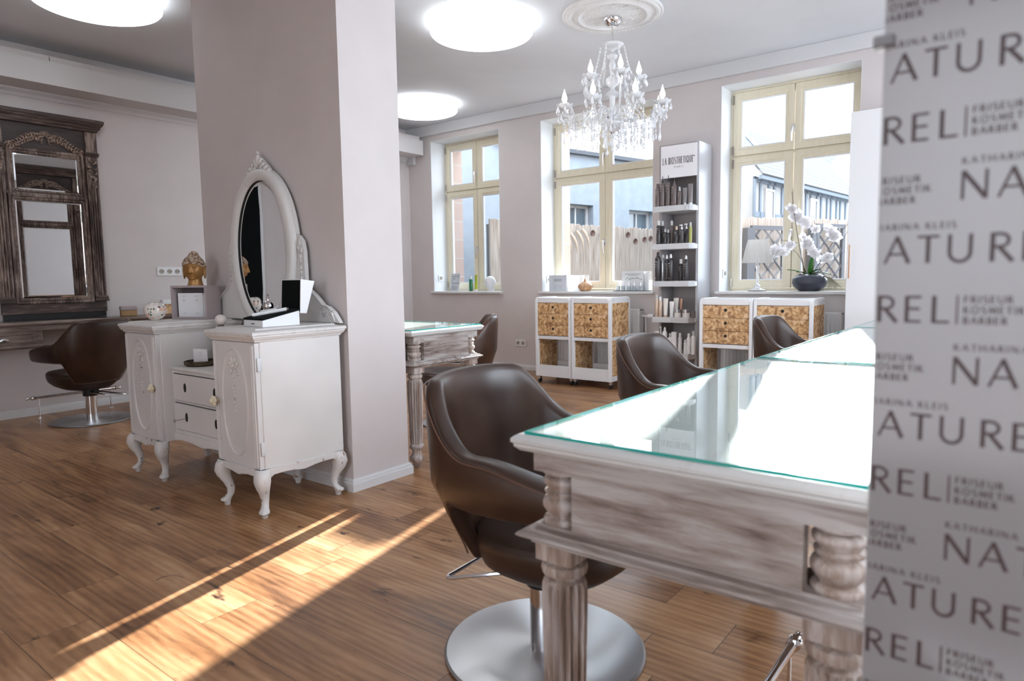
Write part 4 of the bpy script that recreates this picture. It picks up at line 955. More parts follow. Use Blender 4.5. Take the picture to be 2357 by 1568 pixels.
# ================================================================== CHIPBOARD TROLLEYS
def trolley(x0, x1, y0, label):
    w = x1-x0; D = .385; t = empty('chipboard_trolley', ((x0+x1)/2, y0, 0), label=label, cat='trolley', group='chipboard drawer trolleys')
    a, b = -w/2+.002, w/2-.002; Z0, Z1 = .072, .860; p = .026
    for xa in (a, b-p):     # side frames with rounded upper corners
        pts = []
        for cx, cz, s0 in ((.045, Z1-.045, 180), (D-.045, Z1-.045, 90)):
            for q in range(7): an = R_(s0-15*q); pts.append((cx+.045*math.cos(an), cz+.045*math.sin(an)))
        outl = [(0, Z0)]+pts+[(D, Z0)]
        inn = [(.030, Z0+.045), (.030, Z1-.05), (.05, Z1-.032), (D-.05, Z1-.032), (D-.030, Z1-.05), (D-.030, Z0+.045)]
        mb = MB()
        sw = lambda x: Matrix(((0, 1, 0, x), (1, 0, 0, 0), (0, 0, 1, 0), (0, 0, 0, 1)))
        mb.prism(outl, 0, p).xf(sw(xa)); mb.build('side_frame', TRIMW if 0 else WHITE, t, bevel=.002)
        for z0, z1 in ((Z0+.05, .46), (.49, Z1-.055)):
            MB().box(xa-.0015, xa+p+.0015, .034, D-.034, z0, z1).build('side_panel', OSB, t, smooth=0)
        for zz in (Z0+.022, .475, Z1-.026):
            for yy in (.05, D-.05): MB().cyl((xa-.002, yy, zz), (xa+p+.002, yy, zz), .005, 8).build('screw', DCHROME, t)
    MB().box(a+p, b-p, .004, D-.004, Z1-.055, Z1-.006).build('top_board', WHITE, t, bevel=.003)
    MB().box(a+p, b-p, .006, .024, Z0, Z0+.115).build('bottom_board', WHITE, t, bevel=.002)
    MB().box(a+p, b-p, D-.024, D-.006, Z0, Z0+.115).build('bottom_board', WHITE, t, bevel=.002)
    MB().box(a+p, b-p, .024, D-.024, Z0+.004, Z0+.02).build('bottom_shelf', WHITE, t)
    MB().box(a+p, b-p, .010, D-.02, .445, .478).build('middle_board', WHITE, t, bevel=.002)
    MB().box(a+p, b-p, D-.03, D-.012, .40, .446).build('rear_rail', WHITE, t)
    h_ = (Z1-.055-.484)/3
    for k in range(3):
        z0 = .482+h_*k
        d = MB().box(a+p+.002, b-p-.002, .008, .028, z0+.0015, z0+h_-.0015).build('drawer', OSB, t, bevel=.0015)
        MB().lathe([(0, 0), (.0125, 0), (.0125, .003), (0, .003)], n=20).xf(T(0, .0085, z0+h_*.62) @ RX(R_(90))).build('finger_hole', BLACKW, d)
        MB().box(a+p+.01, b-p-.01, .03, D-.05, z0+.01, z0+h_-.02).build('drawer_box', OSB, d, smooth=0)
    for sx in (a+.02, b-.02):
        for yy in (.035, D-.035):
            f = MB(); f.box(sx-.018, sx+.018, yy-.018, yy+.018, .066, .072); f.box(sx-.012, sx+.012, yy-.008, yy+.026, .040, .068)
            cs = f.build('caster', STEELW, t, bevel=.004)
            MB().lathe([(.0, -.010), (.022, -.010), (.0265, -.006), (.0265, .006), (.022, .010), (0, .010)], n=22).xf(T(sx, yy+.014, .0268) @ RY(R_(90))).build('wheel', BLACKP, cs)
trolley(-3.893, -3.472, 5.394, 'leftmost chipboard drawer trolley under the middle window')
trolley(-3.470, -3.036, 5.394, 'second chipboard trolley from the left, its chipboard side panel showing')
trolley(-2.19, -1.745, 5.394, 'third chipboard trolley, beside the product shelf under the right window')
trolley(-1.743, -1.292, 5.394, 'rightmost chipboard trolley, behind the farthest chair')

# ================================================================== RADIATORS
def radiator(x0, x1, label, valve=None):
    r = empty('radiator', ((x0+x1)/2, 5.99, 0), label=label, cat='radiator'); L_ = (x1-x0)/2
    pr = []; n = int(2*L_/.034)
    for k in range(n):
        xa = -L_+.02+k*(2*L_-.04)/n; w_ = (2*L_-.04)/n
        pr += [(xa, -.045), (xa+w_*.25, -.052), (xa+w_*.6, -.052), (xa+w_*.85, -.045)]
    mb = MB(); mb.zprism([(-L_+.003, -.04), (-L_+.013, -.045)]+pr+[(L_-.013, -.045), (L_-.003, -.04), (L_-.003, .028), (-L_+.003, .028)], .16, .715); mb.build('panel', TRIMW, r, smooth=0)
    MB().box(-L_, L_, -.048, .032, .712, .728).build('top_grille', TRIMW, r, bevel=.003)
    MB().box(-L_, -L_+.012, -.052, .032, .16, .728).build('side_cover', TRIMW, r, bevel=.002); MB().box(L_-.012, L_, -.052, .032, .16, .728).build('side_cover', TRIMW, r, bevel=.002)
    MB().box(-L_+.2, -L_+.26, .03, YW-5.99, .30, .60).build('bracket', TRIMW, r); MB().box(L_-.26, L_-.2, .03, YW-5.99, .30, .60).build('bracket', TRIMW, r)
    if valve:
        v = MB(); v.cyl((L_, 0, .66), (L_+.07, 0, .66), .010, 10); v.cyl((L_+.045, 0, .66), (L_+.045, 0, .02), .008, 10); v.build('pipe', TRIMW, r)
        v = MB(); v.lathe([(0, 0), (.017, 0), (.022, .01), (.022, .05), (.018, .062), (0, .064)], n=18); v.xf(T(L_+.065, 0, .66) @ RY(R_(90))); v.build('thermostat_knob', WHITE, r)
radiator(-4.13, -3.02, 'white panel radiator under the middle window behind the left trolleys', 1)
radiator(-2.20, -1.205, 'white panel radiator under the right window, its end showing by the tall cabinet')

# ================================================================== TALL CABINET
cb = empty('tall_cabinet', (-.78, 5.36, 0), label='tall plain white cabinet with a slim metal handle right of the windows', cat='cabinet')
MB().box(-.285, .30, .02, .58, 0, 2.19).build('cabinet_body', WHITE, cb, bevel=.002)
for a, b, hx in ((-.285, .006, -.262), (.009, .30, .275)):
    d = MB().box(a, b, 0, .019, .06, 2.195).build('door', WHITE, cb, bevel=.002)
    mb = MB(); mb.tube([(hx, -.030, 1.01), (hx, -.030, 1.255)], .0055, 10); mb.cyl((hx, 0, 1.03), (hx, -.03, 1.03), .004, 8); mb.cyl((hx, 0, 1.235), (hx, -.03, 1.235), .004, 8)
    mb.build('handle', mat('copper_handle', (.55, .36, .24), .25, 1), d)
MB().box(-.28, .295, .04, .06, 0, .06).build('plinth', WHITE, cb)

# ================================================================== SOCKETS
def socket(n, loc, rz, label):
    s = empty('wall_socket', loc, rz=rz, label=label, cat='socket'); w_ = .072*n
    MB().box(-w_/2-.004, w_/2+.004, -.009, 0, -.040, .040).build('frame', WHITE, s, bevel=.003)
    for k in range(n):
        cx = -w_/2+.036+.072*k
        MB().lathe([(.0215, 0), (.0215, .004), (.019, .004), (.0185, -.006), (.0, -.006)], n=24).xf(T(cx, -.0095, 0) @ RX(R_(90))).build('socket_insert', mat('socket_well', (.42, .38, .33), .5) if k == 0 and n == 3 else bpy.data.materials.get('socket_well') or WHITE, s)
        m = MB(); m.cyl((cx-.009, -.0085, 0), (cx-.009, -.0105, 0), .0035, 8); m.cyl((cx+.009, -.0085, 0), (cx+.009, -.0105, 0), .0035, 8); m.build('contact', BLACKW, s)
socket(3, (XL, 2.985, 1.162), R_(90), 'white triple wall socket left of the golden head')
socket(2, (-4.592, YW, .309), 0, 'white double wall socket low on the window wall')
for k, (a, b) in enumerate(WINS):
    socket(1, (a+.004, 6.20, 1.065 if k != 1 else 1.03), R_(90), ['white socket in the reveal of the left window', 'white socket in the reveal of the middle window', 'white socket in the reveal of the right window'][k])
# ================================================================== LETTERING
# stroke letters: list of (polyline, weight); unit cap height 1
def arcp(cx, cy, rx, ry, a0, a1, n=10): return [(cx+rx*math.cos(R_(a0+(a1-a0)*i/n)), cy+ry*math.sin(R_(a0+(a1-a0)*i/n))) for i in range(n+1)]
TH, TK = .75, 1.15
GL = {
 'A': (.84, [([(0.03, 0), (.42, 1)], TH), ([(.81, 0), (.40, 1)], TK), ([(.17, .34), (.67, .34)], .7)]),
 'B': (.62, [([(.08, 0), (.08, 1)], TK), ([(.08, .95), (.32, .95)]+arcp(.32, .75, .20, .20, 90, -90)+[(.08, .55)], .9), ([(.34, .55)]+arcp(.34, .30, .24, .25, 90, -90)+[(.08, .05)], 1)]),
 'D': (.80, [([(.08, 0), (.08, 1)], TK), ([(.08, .95)]+arcp(.28, .5, .46, .45, 90, -90)+[(.08, .05)], 1)]),
 'E': (.58, [([(.08, 0), (.08, 1)], TK), ([(.08, .95), (.54, .95)], .8), ([(.08, .52), (.50, .52)], .8), ([(.08, .05), (.54, .05)], .8)]),
 'F': (.54, [([(.08, 0), (.08, 1)], TK), ([(.08, .95), (.52, .95)], .8), ([(.08, .52), (.48, .52)], .8)]),
 'H': (.82, [([(.08, 0), (.08, 1)], TK), ([(.72, 0), (.72, 1)], TK), ([(.08, .52), (.72, .52)], .8)]),
 'I': (.20, [([(.09, 0), (.09, 1)], TK)]),
 'K': (.68, [([(.08, 0), (.08, 1)], TK), ([(.10, .50), (.58, 1)], TH), ([(.20, .58), (.66, 0)], TK)]),
 'L': (.58, [([(.08, 0), (.08, 1)], TK), ([(.08, .05), (.56, .05)], .8)]),
 'M': (.98, [([(.10, 0), (.16, 1)], TH), ([(.16, 1), (.50, .10)], TK), ([(.50, .10), (.82, 1)], TH), ([(.82, 1), (.90, 0)], TK)]),
 'N': (.86, [([(.08, 0), (.08, 1)], .8), ([(.08, .98), (.76, .03)], 1.25), ([(.76, 0), (.76, 1)], .8)]),
 'O': (.94, [(arcp(.47, .5, .41, .47, 0, 360, 26), 1)]),
 'P': (.60, [([(.08, 0), (.08, 1)], TK), ([(.08, .95), (.28, .95)]+arcp(.30, .71, .24, .24, 90, -90)+[(.08, .47)], .9)]),
 'Q': (.94, [(arcp(.47, .5, .41, .47, 0, 360, 26), 1), ([(.52, .25), (.80, -.08)], 1)]),
 'R': (.68, [([(.08, 0), (.08, 1)], TK), ([(.08, .95), (.28, .95)]+arcp(.30, .73, .23, .22, 90, -90)+[(.08, .51)], .9), ([(.26, .51), (.66, 0)], TK)]),
 'S': (.56, [(arcp(.29, .73, .20, .23, 50, 260, 9)+arcp(.28, .27, .23, .24, 80, -130, 10), 1.05)]),
 'T': (.68, [([(.34, 0), (.34, 1)], TK), ([(.0, .95), (.68, .95)], .8)]),
 'U': (.78, [([(.08, 1), (.08, .36)]+arcp(.39, .36, .31, .33, 180, 360, 12)+[(.70, 1)], 1.0)]),
 '|': (.10, [([(.05, -.02), (.05, 1.02)], .5)]), ' ': (.30, []),
}
def strokes(vs_, fs, txt, x, z, h, wt, sx=1.0, sp=.16, y=0, th=.0006):
    y0_ = y
    for ch_ in txt:
        adv, st = GL[ch_]; y = y0_
        for pts, k in st:
            hw = wt*k*h/2; n = len(pts); P_ = [(x+px*h*sx, z+pz*h) for px, pz in pts]; L_ = []; Rr = []
            for i in range(n):
                a = P_[max(0, i-1)]; b = P_[min(n-1, i+1)]; dx, dz = b[0]-a[0], b[1]-a[1]; l = math.hypot(dx, dz) or 1
                L_.append((P_[i][0]-dz/l*hw, P_[i][1]+dx/l*hw)); Rr.append((P_[i][0]+dz/l*hw, P_[i][1]-dx/l*hw))
            o = len(vs_); y -= .00005
            for i in range(n): vs_.append((L_[i][0], y, L_[i][1])); vs_.append((Rr[i][0], y, Rr[i][1]))
            for i in range(n-1): fs.append((o+2*i, o+2*i+1, o+2*i+3, o+2*i+2))
        x += (adv*sx+sp)*h
    return x
def textwidth(txt, h, sx=1., sp=.16): return sum((GL[c][0]*sx+sp)*h for c in txt)
def fit(txt, h, width, sp=.16):      # horizontal stretch so that the text fills a width
    base = sum(GL[c][0] for c in txt)*h; return (width-sp*h*(len(txt)-1))/base

# lettered screen in the foreground
scr = empty('lettered_screen', (0, .70, 0), label='tall pale grey screen printed all over with dark lettering, in the right foreground', cat='screen')
def screen_mat():
    m, nt, b, out = newmat('frosted_screen_film')
    b.inputs['Base Color'].default_value = (.325, .31, .315, 1); b.inputs['Roughness'].default_value = .32
    tl = node(nt, 'ShaderNodeBsdfTranslucent', {0: (.62, .62, .64, 1)}); mx = node(nt, 'ShaderNodeMixShader', {0: .12, 1: b.outputs[0], 2: tl.outputs[0]})
    nt.links.new(mx.outputs[0], out.inputs[0]); return m
MB().box(-.1135, 1.15, 0, .004, .035, 2.15).build('panel', screen_mat(), scr, smooth=0)
vs_, fs = [], []
x0s = (-.134, -.2172, -.065+.0135)
k = 0; base0 = 1.058; pitch = .05365
for r in range(-17, 20):
    z = base0 - r*pitch
    if z < .08 or z > 2.1: continue
    off = x0s[r % 3]
    for c in range(-1, 5):
        x0 = off+c*.2365
        if x0 > 1.0: continue
        parts_ = []
        for ch_, dx in zip('NATUREL', (.0, .0265, .0525, .075, .1055, .1275, .1485)):
            parts_.append((ch_, x0+dx, z, .0245, .125, 1.0))
        parts_.append(('|', x0+.1665, z, .0245, .13, 1.0))
        lv, lf = [], []
        for t_, xx, zz, hh, ww, sx in parts_: strokes(lv, lf, t_, xx, zz, hh, ww, sx)
        strokes(lv, lf, 'KATHARINA KLEIS', x0+.001, z+.0300, .0058, .17, fit('KATHARINA KLEIS', .0058, .080, .30), .30)
        for i, (t_, wd_) in enumerate((('FRISEUR', .0345), ('KOSMETIK', .0425), ('BARBER', .031))):
            strokes(lv, lf, t_, x0+.1725, z+.0182-.0091*i, .0062, .18, fit(t_, .0062, wd_, .26), .26)
        # keep whole faces that lie on the panel
        for f in lf:
            if all(-.1133 <= lv[i][0] <= 1.145 for i in f):
                o = len(vs_); vs_ += [lv[i] for i in f]; fs.append((o, o+1, o+2, o+3))
mb = MB(); mb.add([(x, -.0004+y, z) for x, y, z in vs_], fs); mb.build('lettering', mat('brown_print', (.065, .035, .035), .5), scr, smooth=0)
MB().box(-.111, 1.15, -.03, .034, 0, .036).build('foot_rail', STEELW, scr, bevel=.003)
MB().box(-.122, -.105, -.006, .010, 1.252, 1.262).build('edge_clip', GREYINK, scr, bevel=.002)

# ================================================================== DISPLAY SHELF
ds = empty('display_shelf', (-2.548, 5.775, 0), label='tall narrow grey product display with a lit white sign between the middle and right windows', cat='display shelf')
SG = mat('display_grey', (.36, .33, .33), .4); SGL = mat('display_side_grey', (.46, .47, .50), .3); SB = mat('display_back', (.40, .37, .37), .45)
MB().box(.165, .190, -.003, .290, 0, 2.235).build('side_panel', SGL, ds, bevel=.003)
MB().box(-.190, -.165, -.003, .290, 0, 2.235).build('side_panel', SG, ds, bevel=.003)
MB().box(-.165, .165, .27, .288, 0, 2.235).build('back_panel', SB, ds, smooth=0)
MB().box(-.165, .165, 0, .27, 2.215, 2.235).build('top_panel', SG, ds)
sg = MB().box(-.172, .172, -.012, .01, 1.935, 2.222).build('sign_board', mat('sign_white', (.82, .81, .84), .35), ds, bevel=.002)
vs_, fs = [], []
lw = .305; 
strokes(vs_, fs, 'LA BIOSTHETIQUE', -.152, 2.055, .062, .085, fit('LA BIOSTHETIQUE', .062, .290, .13), .13)
strokes(vs_, fs, 'PARIS', -.040, 2.020, .017, .11, fit('PARIS', .017, .085, .5), .5)
mb = MB(); mb.add([(x, -.0128+y, z) for x, y, z in vs_], fs); mb.lathe([(0, 0), (.006, 0), (.006, .0006), (0, .0006)], (0, 0, 0), 14)
nv = 4*14; mm = T(.146, -.0122, 2.108) @ RX(R_(90)); mb.v[-nv:] = [tuple(mm @ Vector(p)) for p in mb.v[-nv:]]
mb.build('sign_lettering', INK, sg, smooth=0)
SHZ = [1.668, 1.332, .998, .672, .345]
ACR = mat('clear_shelf_edge', (.80, .82, .84), .15, trans=.3); TICK = mat('price_ticket', (.55, .56, .58), .4)
SP = [(-.164, .265), (-.164, -.006), (-.190, -.010), (-.190, -.137), (.157, -.137), (.186, -.068), (.186, -.010), (.164, -.006), (.164, .265)]
SP2 = [(x*.995, y) for x, y in SP]
for z in SHZ:
    s = MB().zprism(SP, z-.040, z-.034).build('shelf_board', WHITE, ds, bevel=.001)
    m = MB(); m.zprism([(-.190, -.142), (.160, -.142), (.188, -.075), (.188, -.068), (.157, -.138), (-.190, -.138)], z-.044, z+.006); m.build('shelf_lip', ACR, s)
    for xa in (-.188, -.03, .12):
        MB().box(xa, xa+.022, -.144, -.1422, z-.040, z+.002).build('price_ticket', TICK, s, smooth=0)
    MB().zprism(SP2, z-.034, z-.0005).build('shelf_deck', WHITE, s)

BK = mat('black_bottle', (.035, .03, .032), .22); BR = mat('taupe_bottle', (.13, .10, .095), .28); GY = mat('grey_tube', (.22, .20, .20), .35)
SIL = mat('silver_bottle', (.45, .47, .50), .2, .7); LAB = mat('pale_label_print', (.72, .70, .70), .5); GOLD = mat('champagne_bottle', (.58, .44, .34), .3, .3)
CREAM = mat('cream_tube', (.80, .76, .72), .4); WB = mat('white_bottle', (.82, .82, .82), .3); COPPER = mat('copper_pouch', (.36, .21, .15), .35, .4); OLIVE = mat('olive_bottle', (.35, .35, .08), .25)
CLEARC = mat('clear_cap', (.85, .87, .88), .12, trans=.5)
def product(kind, px, ptop, zs, y, wpx, body, cap, label, cat, group):
    p = aty(px, 600, y); d = (p-Vector((0, 0, CAMZ))).dot(fw)
    # column of a vertical line: use the x at shelf height
    zpx = zs; X = None
    for _ in range(3):
        r = ray(px, 784); X = y/r.y*r.x
        yy = 784
    # refine with the true row of the shelf
    lo = aty(px, 640-(zs+.08-CAMZ)*FPX/d, y); X = lo.x
    top = aty(px, ptop, y).z; h_ = max(.03, top-zs); w_ = wpx*d/FPX*.90/2
    if group and 'display' in group: X = max(X, -2.548-.185+w_)
    o = empty(kind if kind != 'spray' else 'spray_can', (X, y, zs), label=label, cat=cat, group=group)
    if kind == 'spray':
        b = h_*.86
        MB().lathe([(.0005, 0), (w_*.96, 0), (w_, .003), (w_, b*.86), (w_*.9, b*.93), (w_*.45, b), (.0005, b)], n=24).build('can_body', body, o)
        MB().lathe([(.0005, b-.002), (w_*.48, b-.002), (w_*.46, b+(h_-b)*.55), (w_*.2, h_), (.0005, h_)], n=16).build('nozzle_cap', cap, o)
    elif kind == 'bottle':
        b = h_*.80
        MB().lathe([(.0005, 0), (w_*.94, 0), (w_, .004), (w_, b*.93), (w_*.75, b), (.0005, b)], n=24).build('bottle_body', body, o)
        MB().lathe([(.0005, b-.001), (w_*.62, b-.001), (w_*.62, h_-.003), (w_*.55, h_), (.0005, h_)], n=16).build('cap', cap, o)
    elif kind == 'pump_bottle':
        b = h_*.74
        MB().lathe([(.0005, 0), (w_*.94, 0), (w_, .004), (w_, b*.93), (w_*.7, b), (.0005, b)], n=24).build('bottle_body', body, o)
        m = MB(); m.lathe([(.0005, b-.001), (w_*.4, b-.001), (w_*.38, b+.018), (.004, b+.020), (.004, h_-.008), (.0005, h_-.008)], n=14); m.box(-w_*1.0, w_*.35, -.006, .006, h_-.010, h_)
        m.build('pump_head', cap, o, bevel=.002)
    elif kind == 'nozzle_bottle':
        b = h_*.78
        MB().lathe([(.0005, 0), (w_*.94, 0), (w_, .004), (w_, b*.80), (w_*.85, b*.92), (w_*.4, b), (.0005, b)], n=24).build('bottle_body', body, o)
        MB().lathe([(.0005, b-.001), (w_*.42, b-.001), (w_*.38, b+.014), (.004, b+.022), (.002, h_), (.0005, h_)], n=14).build('nozzle_cap', cap, o)
    elif kind == 'tube':
        lo_ = []
        for u in range(9):
            t = u/8; a_ = w_*(.72+.28*t); b_ = w_*.72*(1-t)+.0015
            lo_.append([(a_*math.cos(q), b_*math.sin(q), .022+(h_-.022)*t) for q in [2*math.pi*i/20 for i in range(20)]])
        MB().loft(lo_).build('tube_body', body, o); MB().lathe([(.0005, 0), (w_*.72, 0), (w_*.72, .021), (.0005, .023)], n=20).build('cap', cap, o)
    elif kind == 'jar':
        MB().lathe([(.0005, 0), (w_*.96, 0), (w_, .004), (w_, h_*.6), (.0005, h_*.6)], n=28).build('jar_body', body, o); MB().lathe([(.0005, h_*.58), (w_*1.02, h_*.58), (w_*1.02, h_-.002), (.0005, h_)], n=28).build('lid', cap, o)
    elif kind == 'box':
        MB().box(-w_, w_, -w_*.7, w_*.7, 0, h_).build('carton', body, o, bevel=.001)
    if kind in ('spray', 'bottle', 'pump_bottle', 'nozzle_bottle'):
        m = MB()
        for z, s in ((.66, .5), (.58, .32), (.50, .24), (.12, .2)):
            zc = h_*z
            m.loft([[(w_*1.006*math.sin(a), -w_*1.006*math.cos(a), zc-.0016), (w_*1.006*math.sin(a), -w_*1.006*math.cos(a), zc+.0016), (w_*.99*math.sin(a), -w_*.99*math.cos(a), zc+.0016), (w_*.99*math.sin(a), -w_*.99*math.cos(a), zc-.0016)] for a in [(-s+2*s*i/6)-.4 for i in range(7)]])
        m.build('label_print', LAB if body not in (WB, GOLD) else GREYINK, o, smooth=0)
    return o
PR = [
 (0, [('bottle', 1511, 424, 13, BR, BR, 'slim taupe bottle at the left end of the top shelf', 'bottle'), ('nozzle_bottle', 1525, 405, 14, BR, BK, 'first tall taupe nozzle bottle on the top shelf', 'bottle'), ('nozzle_bottle', 1538, 403, 13, BR, BK, 'second tall taupe nozzle bottle on the top shelf', 'bottle'),
      ('nozzle_bottle', 1552, 410, 16, BR, BR, 'fattest taupe nozzle bottle, middle of the top shelf', 'bottle'), ('bottle', 1564, 430, 11, BR, SIL, 'small taupe bottle with silver cap on the top shelf', 'bottle'), ('tube', 1576, 432, 13, GY, SIL, 'shorter dark tube standing on the top shelf', 'tube'), ('tube', 1589, 423, 14, GY, SIL, 'taller dark tube at the right end of the top shelf', 'tube')]),
 (1, [('bottle', 1516, 508, 12, BK, CLEARC, 'tall dark clear-capped bottle at the left end of the second shelf', 'bottle'), ('bottle', 1525, 509, 9, BK, CLEARC, 'slim dark clear-capped bottle, second on the second shelf', 'bottle'), ('bottle', 1531, 527, 9, BK, CLEARC, 'short small dark bottle, first of two on the second shelf', 'bottle'), ('bottle', 1538, 529, 7, BK, CLEARC, 'short small dark bottle, second of two on the second shelf', 'bottle'),
      ('bottle', 1546, 508, 11, BR, CLEARC, 'tall taupe bottle in the middle of the second shelf', 'bottle'), ('bottle', 1557, 521, 10, BK, GOLD, 'dark bottle with beige cap on the second shelf', 'bottle'), ('pump_bottle', 1569, 517, 12, BK, WB, 'dark pump bottle with white pump on the second shelf', 'bottle'), ('pump_bottle', 1580, 515, 11, BK, WB, 'dark pump bottle beside the olive one on the second shelf', 'bottle'), ('bottle', 1589, 512, 8, OLIVE, CLEARC, 'olive yellow bottle at the right of the second shelf', 'bottle')]),
 (2, [('spray', 1512, 580, 15, BK, BK, 'largest black spray can, left end of the third shelf', 'spray can'), ('spray', 1526, 586, 13, SIL, WB, 'silvery spray can on the third shelf', 'spray can'), ('spray', 1535, 587, 10, BK, WB, 'black spray can half hidden on the third shelf', 'spray can'), ('spray', 1544, 585, 14, BK, WB, 'black spray can left of the gap on the third shelf', 'spray can'),
      ('bottle', 1567, 597, 11, BK, WB, 'short black bottle with white cap on the third shelf', 'bottle'), ('spray', 1579, 588, 12, BK, WB, 'black spray can at the right of the third shelf', 'spray can')]),
 (3, [('bottle', 1508, 678, 10, GOLD, CLEARC, 'champagne bottle at the left end of the fourth shelf', 'bottle'), ('bottle', 1520, 683, 10, GOLD, WB, 'champagne bottle with white cap on the fourth shelf', 'bottle'), ('tube', 1532, 687, 14, CREAM, GOLD, 'big cream tube on the fourth shelf', 'tube'), ('tube', 1546, 694, 13, WB, WB, 'small white tube on the fourth shelf', 'tube'),
      ('tube', 1556, 686, 14, CREAM, COPPER, 'cream tube behind the jars on the fourth shelf', 'tube'), ('tube', 1567, 688, 9, COPPER, COPPER, 'narrow copper tube on the fourth shelf', 'tube'), ('jar', 1560, 712, 17, CREAM, SIL, 'left white jar with metal lid on the fourth shelf', 'jar'), ('jar', 1579, 712, 18, CREAM, SIL, 'right white jar with metal lid on the fourth shelf', 'jar'), ('box', 1596, 716, 9, BR, BR, 'small brown box at the right end of the fourth shelf', 'box')]),
 (4, [('tube', 1512, 762, 11, CREAM, GOLD, 'cream tube at the left of the lowest shelf', 'tube'), ('pump_bottle', 1521, 752, 9, WB, WB, 'slim white pump bottle on the lowest shelf', 'bottle'), ('spray', 1530, 753, 13, WB, WB, 'tall white spray bottle on the lowest shelf', 'bottle'), ('bottle', 1542, 767, 10, WB, CLEARC, 'short white bottle on the lowest shelf', 'bottle'),
      ('box', 1552, 764, 13, WB, WB, 'upright white carton on the lowest shelf', 'box'), ('bottle', 1565, 767, 10, WB, WB, 'white cylinder bottle right of the carton, lowest shelf', 'bottle'), ('bottle', 1577, 782, 8, WB, WB, 'smallest white bottle on the lowest shelf', 'bottle'), ('bottle', 1585, 768, 11, WB, WB, 'white bottle near the right end of the lowest shelf', 'bottle'), ('bottle', 1596, 762, 12, WB, CLEARC, 'widest white bottle at the right end of the lowest shelf', 'bottle')]),
]
for si, items in PR:
    for i, (kind, px, pt, wpx, body, cap, lb, cat) in enumerate(items):
        y = 5.684+(.0 if not (si == 3 and kind == 'jar') else -.0)
        if kind == 'jar': y = 5.688
        elif si in (1, 2) and i % 3 == 1: y = 5.730
        elif si == 3 and i in (4, 5): y = 5.775
        product(kind, px, pt, SHZ[si], y, wpx, body, cap, lb, cat, 'hair care products on the display shelf')

# ================================================================== HEADS
def head_mesh(hair=False, long_ears=False):
    # unit head, faces -y, chin at z=0, crown at z=1, built by shaping a sphere
    mb = MB(); n, m = 120, 110
    def g(d, s): return math.exp(-(d/s)**2)
    loops = []
    for i in range(m+1):
        th = math.pi*i/m; z = -math.cos(th); r = max(1e-3, math.sin(th))**.86; l = []
        for k in range(n):
            a = 2*math.pi*k/n; ux, uy = math.sin(a), -math.cos(a)      # a=0 faces -y
            X = ux*r*.405; Y = uy*r*.43; Z = .5+z*.5
            f = max(0, -uy)*r
            if z < 0: X *= 1-.20*(-z)**2; Y *= 1-.12*(-z)**1.5
            if z < -.1 and uy > 0: Y *= 1-.35*min(1, (-z-.1)/.7)
            if f > 0:
                d = 0
                d += -.046*g(Z-.50, .055)*(g(abs(X)-.150, .085))          # eye sockets
                d += .040*g(Z-.485, .026)*(g(abs(X)-.150, .065))          # lids
                d -= .022*g(Z-.462-.25*(abs(X)-.15)**2*8, .009)*g(abs(X)-.15, .065)
                d += .026*g(Z-.575, .026)*g(abs(X)-.15, .11)              # brow
                zn = (Z-.33)/.20
                if 0 <= zn <= 1.15: d += .105*(1-zn*.72)*g(X, .038+.022*(1-min(1, zn)))
                elif zn < 0: d += .105*g(zn, .16)*g(X, .060)
                d += .030*g(Z-.325, .030)*g(abs(X)-.045, .030)            # nostrils
                d += .048*g(Z-.235, .022)*g(X, .095)                      # upper lip
                d += .052*g(Z-.188, .022)*g(X, .080)                      # lower lip
                d -= .030*g(Z-.212, .010)*g(X, .10)
                d -= .020*g(Z-.145, .022)*g(X, .10)
                d += .040*g(Z-.075, .055)*g(X, .090)                      # chin
                d += .012*g(Z-.30, .08)*g(abs(X)-.19, .08)                # cheeks
                Y -= d
            l.append((X, Y, Z))
        loops.append(l)
    mb.loft(loops)
    for s in (-1, 1):
        el = .24 if long_ears else .13
        mb.ball((s*.392, .03, .44-(el-.13)), .05, 12, 12, (.9, 1.6, el/.05*1.0))
        mb.tube([(s*(.425), .03+.035*math.cos(t), .45+.10*math.sin(t)) for t in [i*.55 for i in range(12)]], .014, 6)
    # neck
    mb.lathe([(.25, .30), (.25, .02), (.252, -.02), (.265, -.045), (.258, -.060), (.275, -.085), (.268, -.10), (.295, -.13), (.295, -.17), (.0005, -.17)], (0, .06, 0), 36)
    return mb
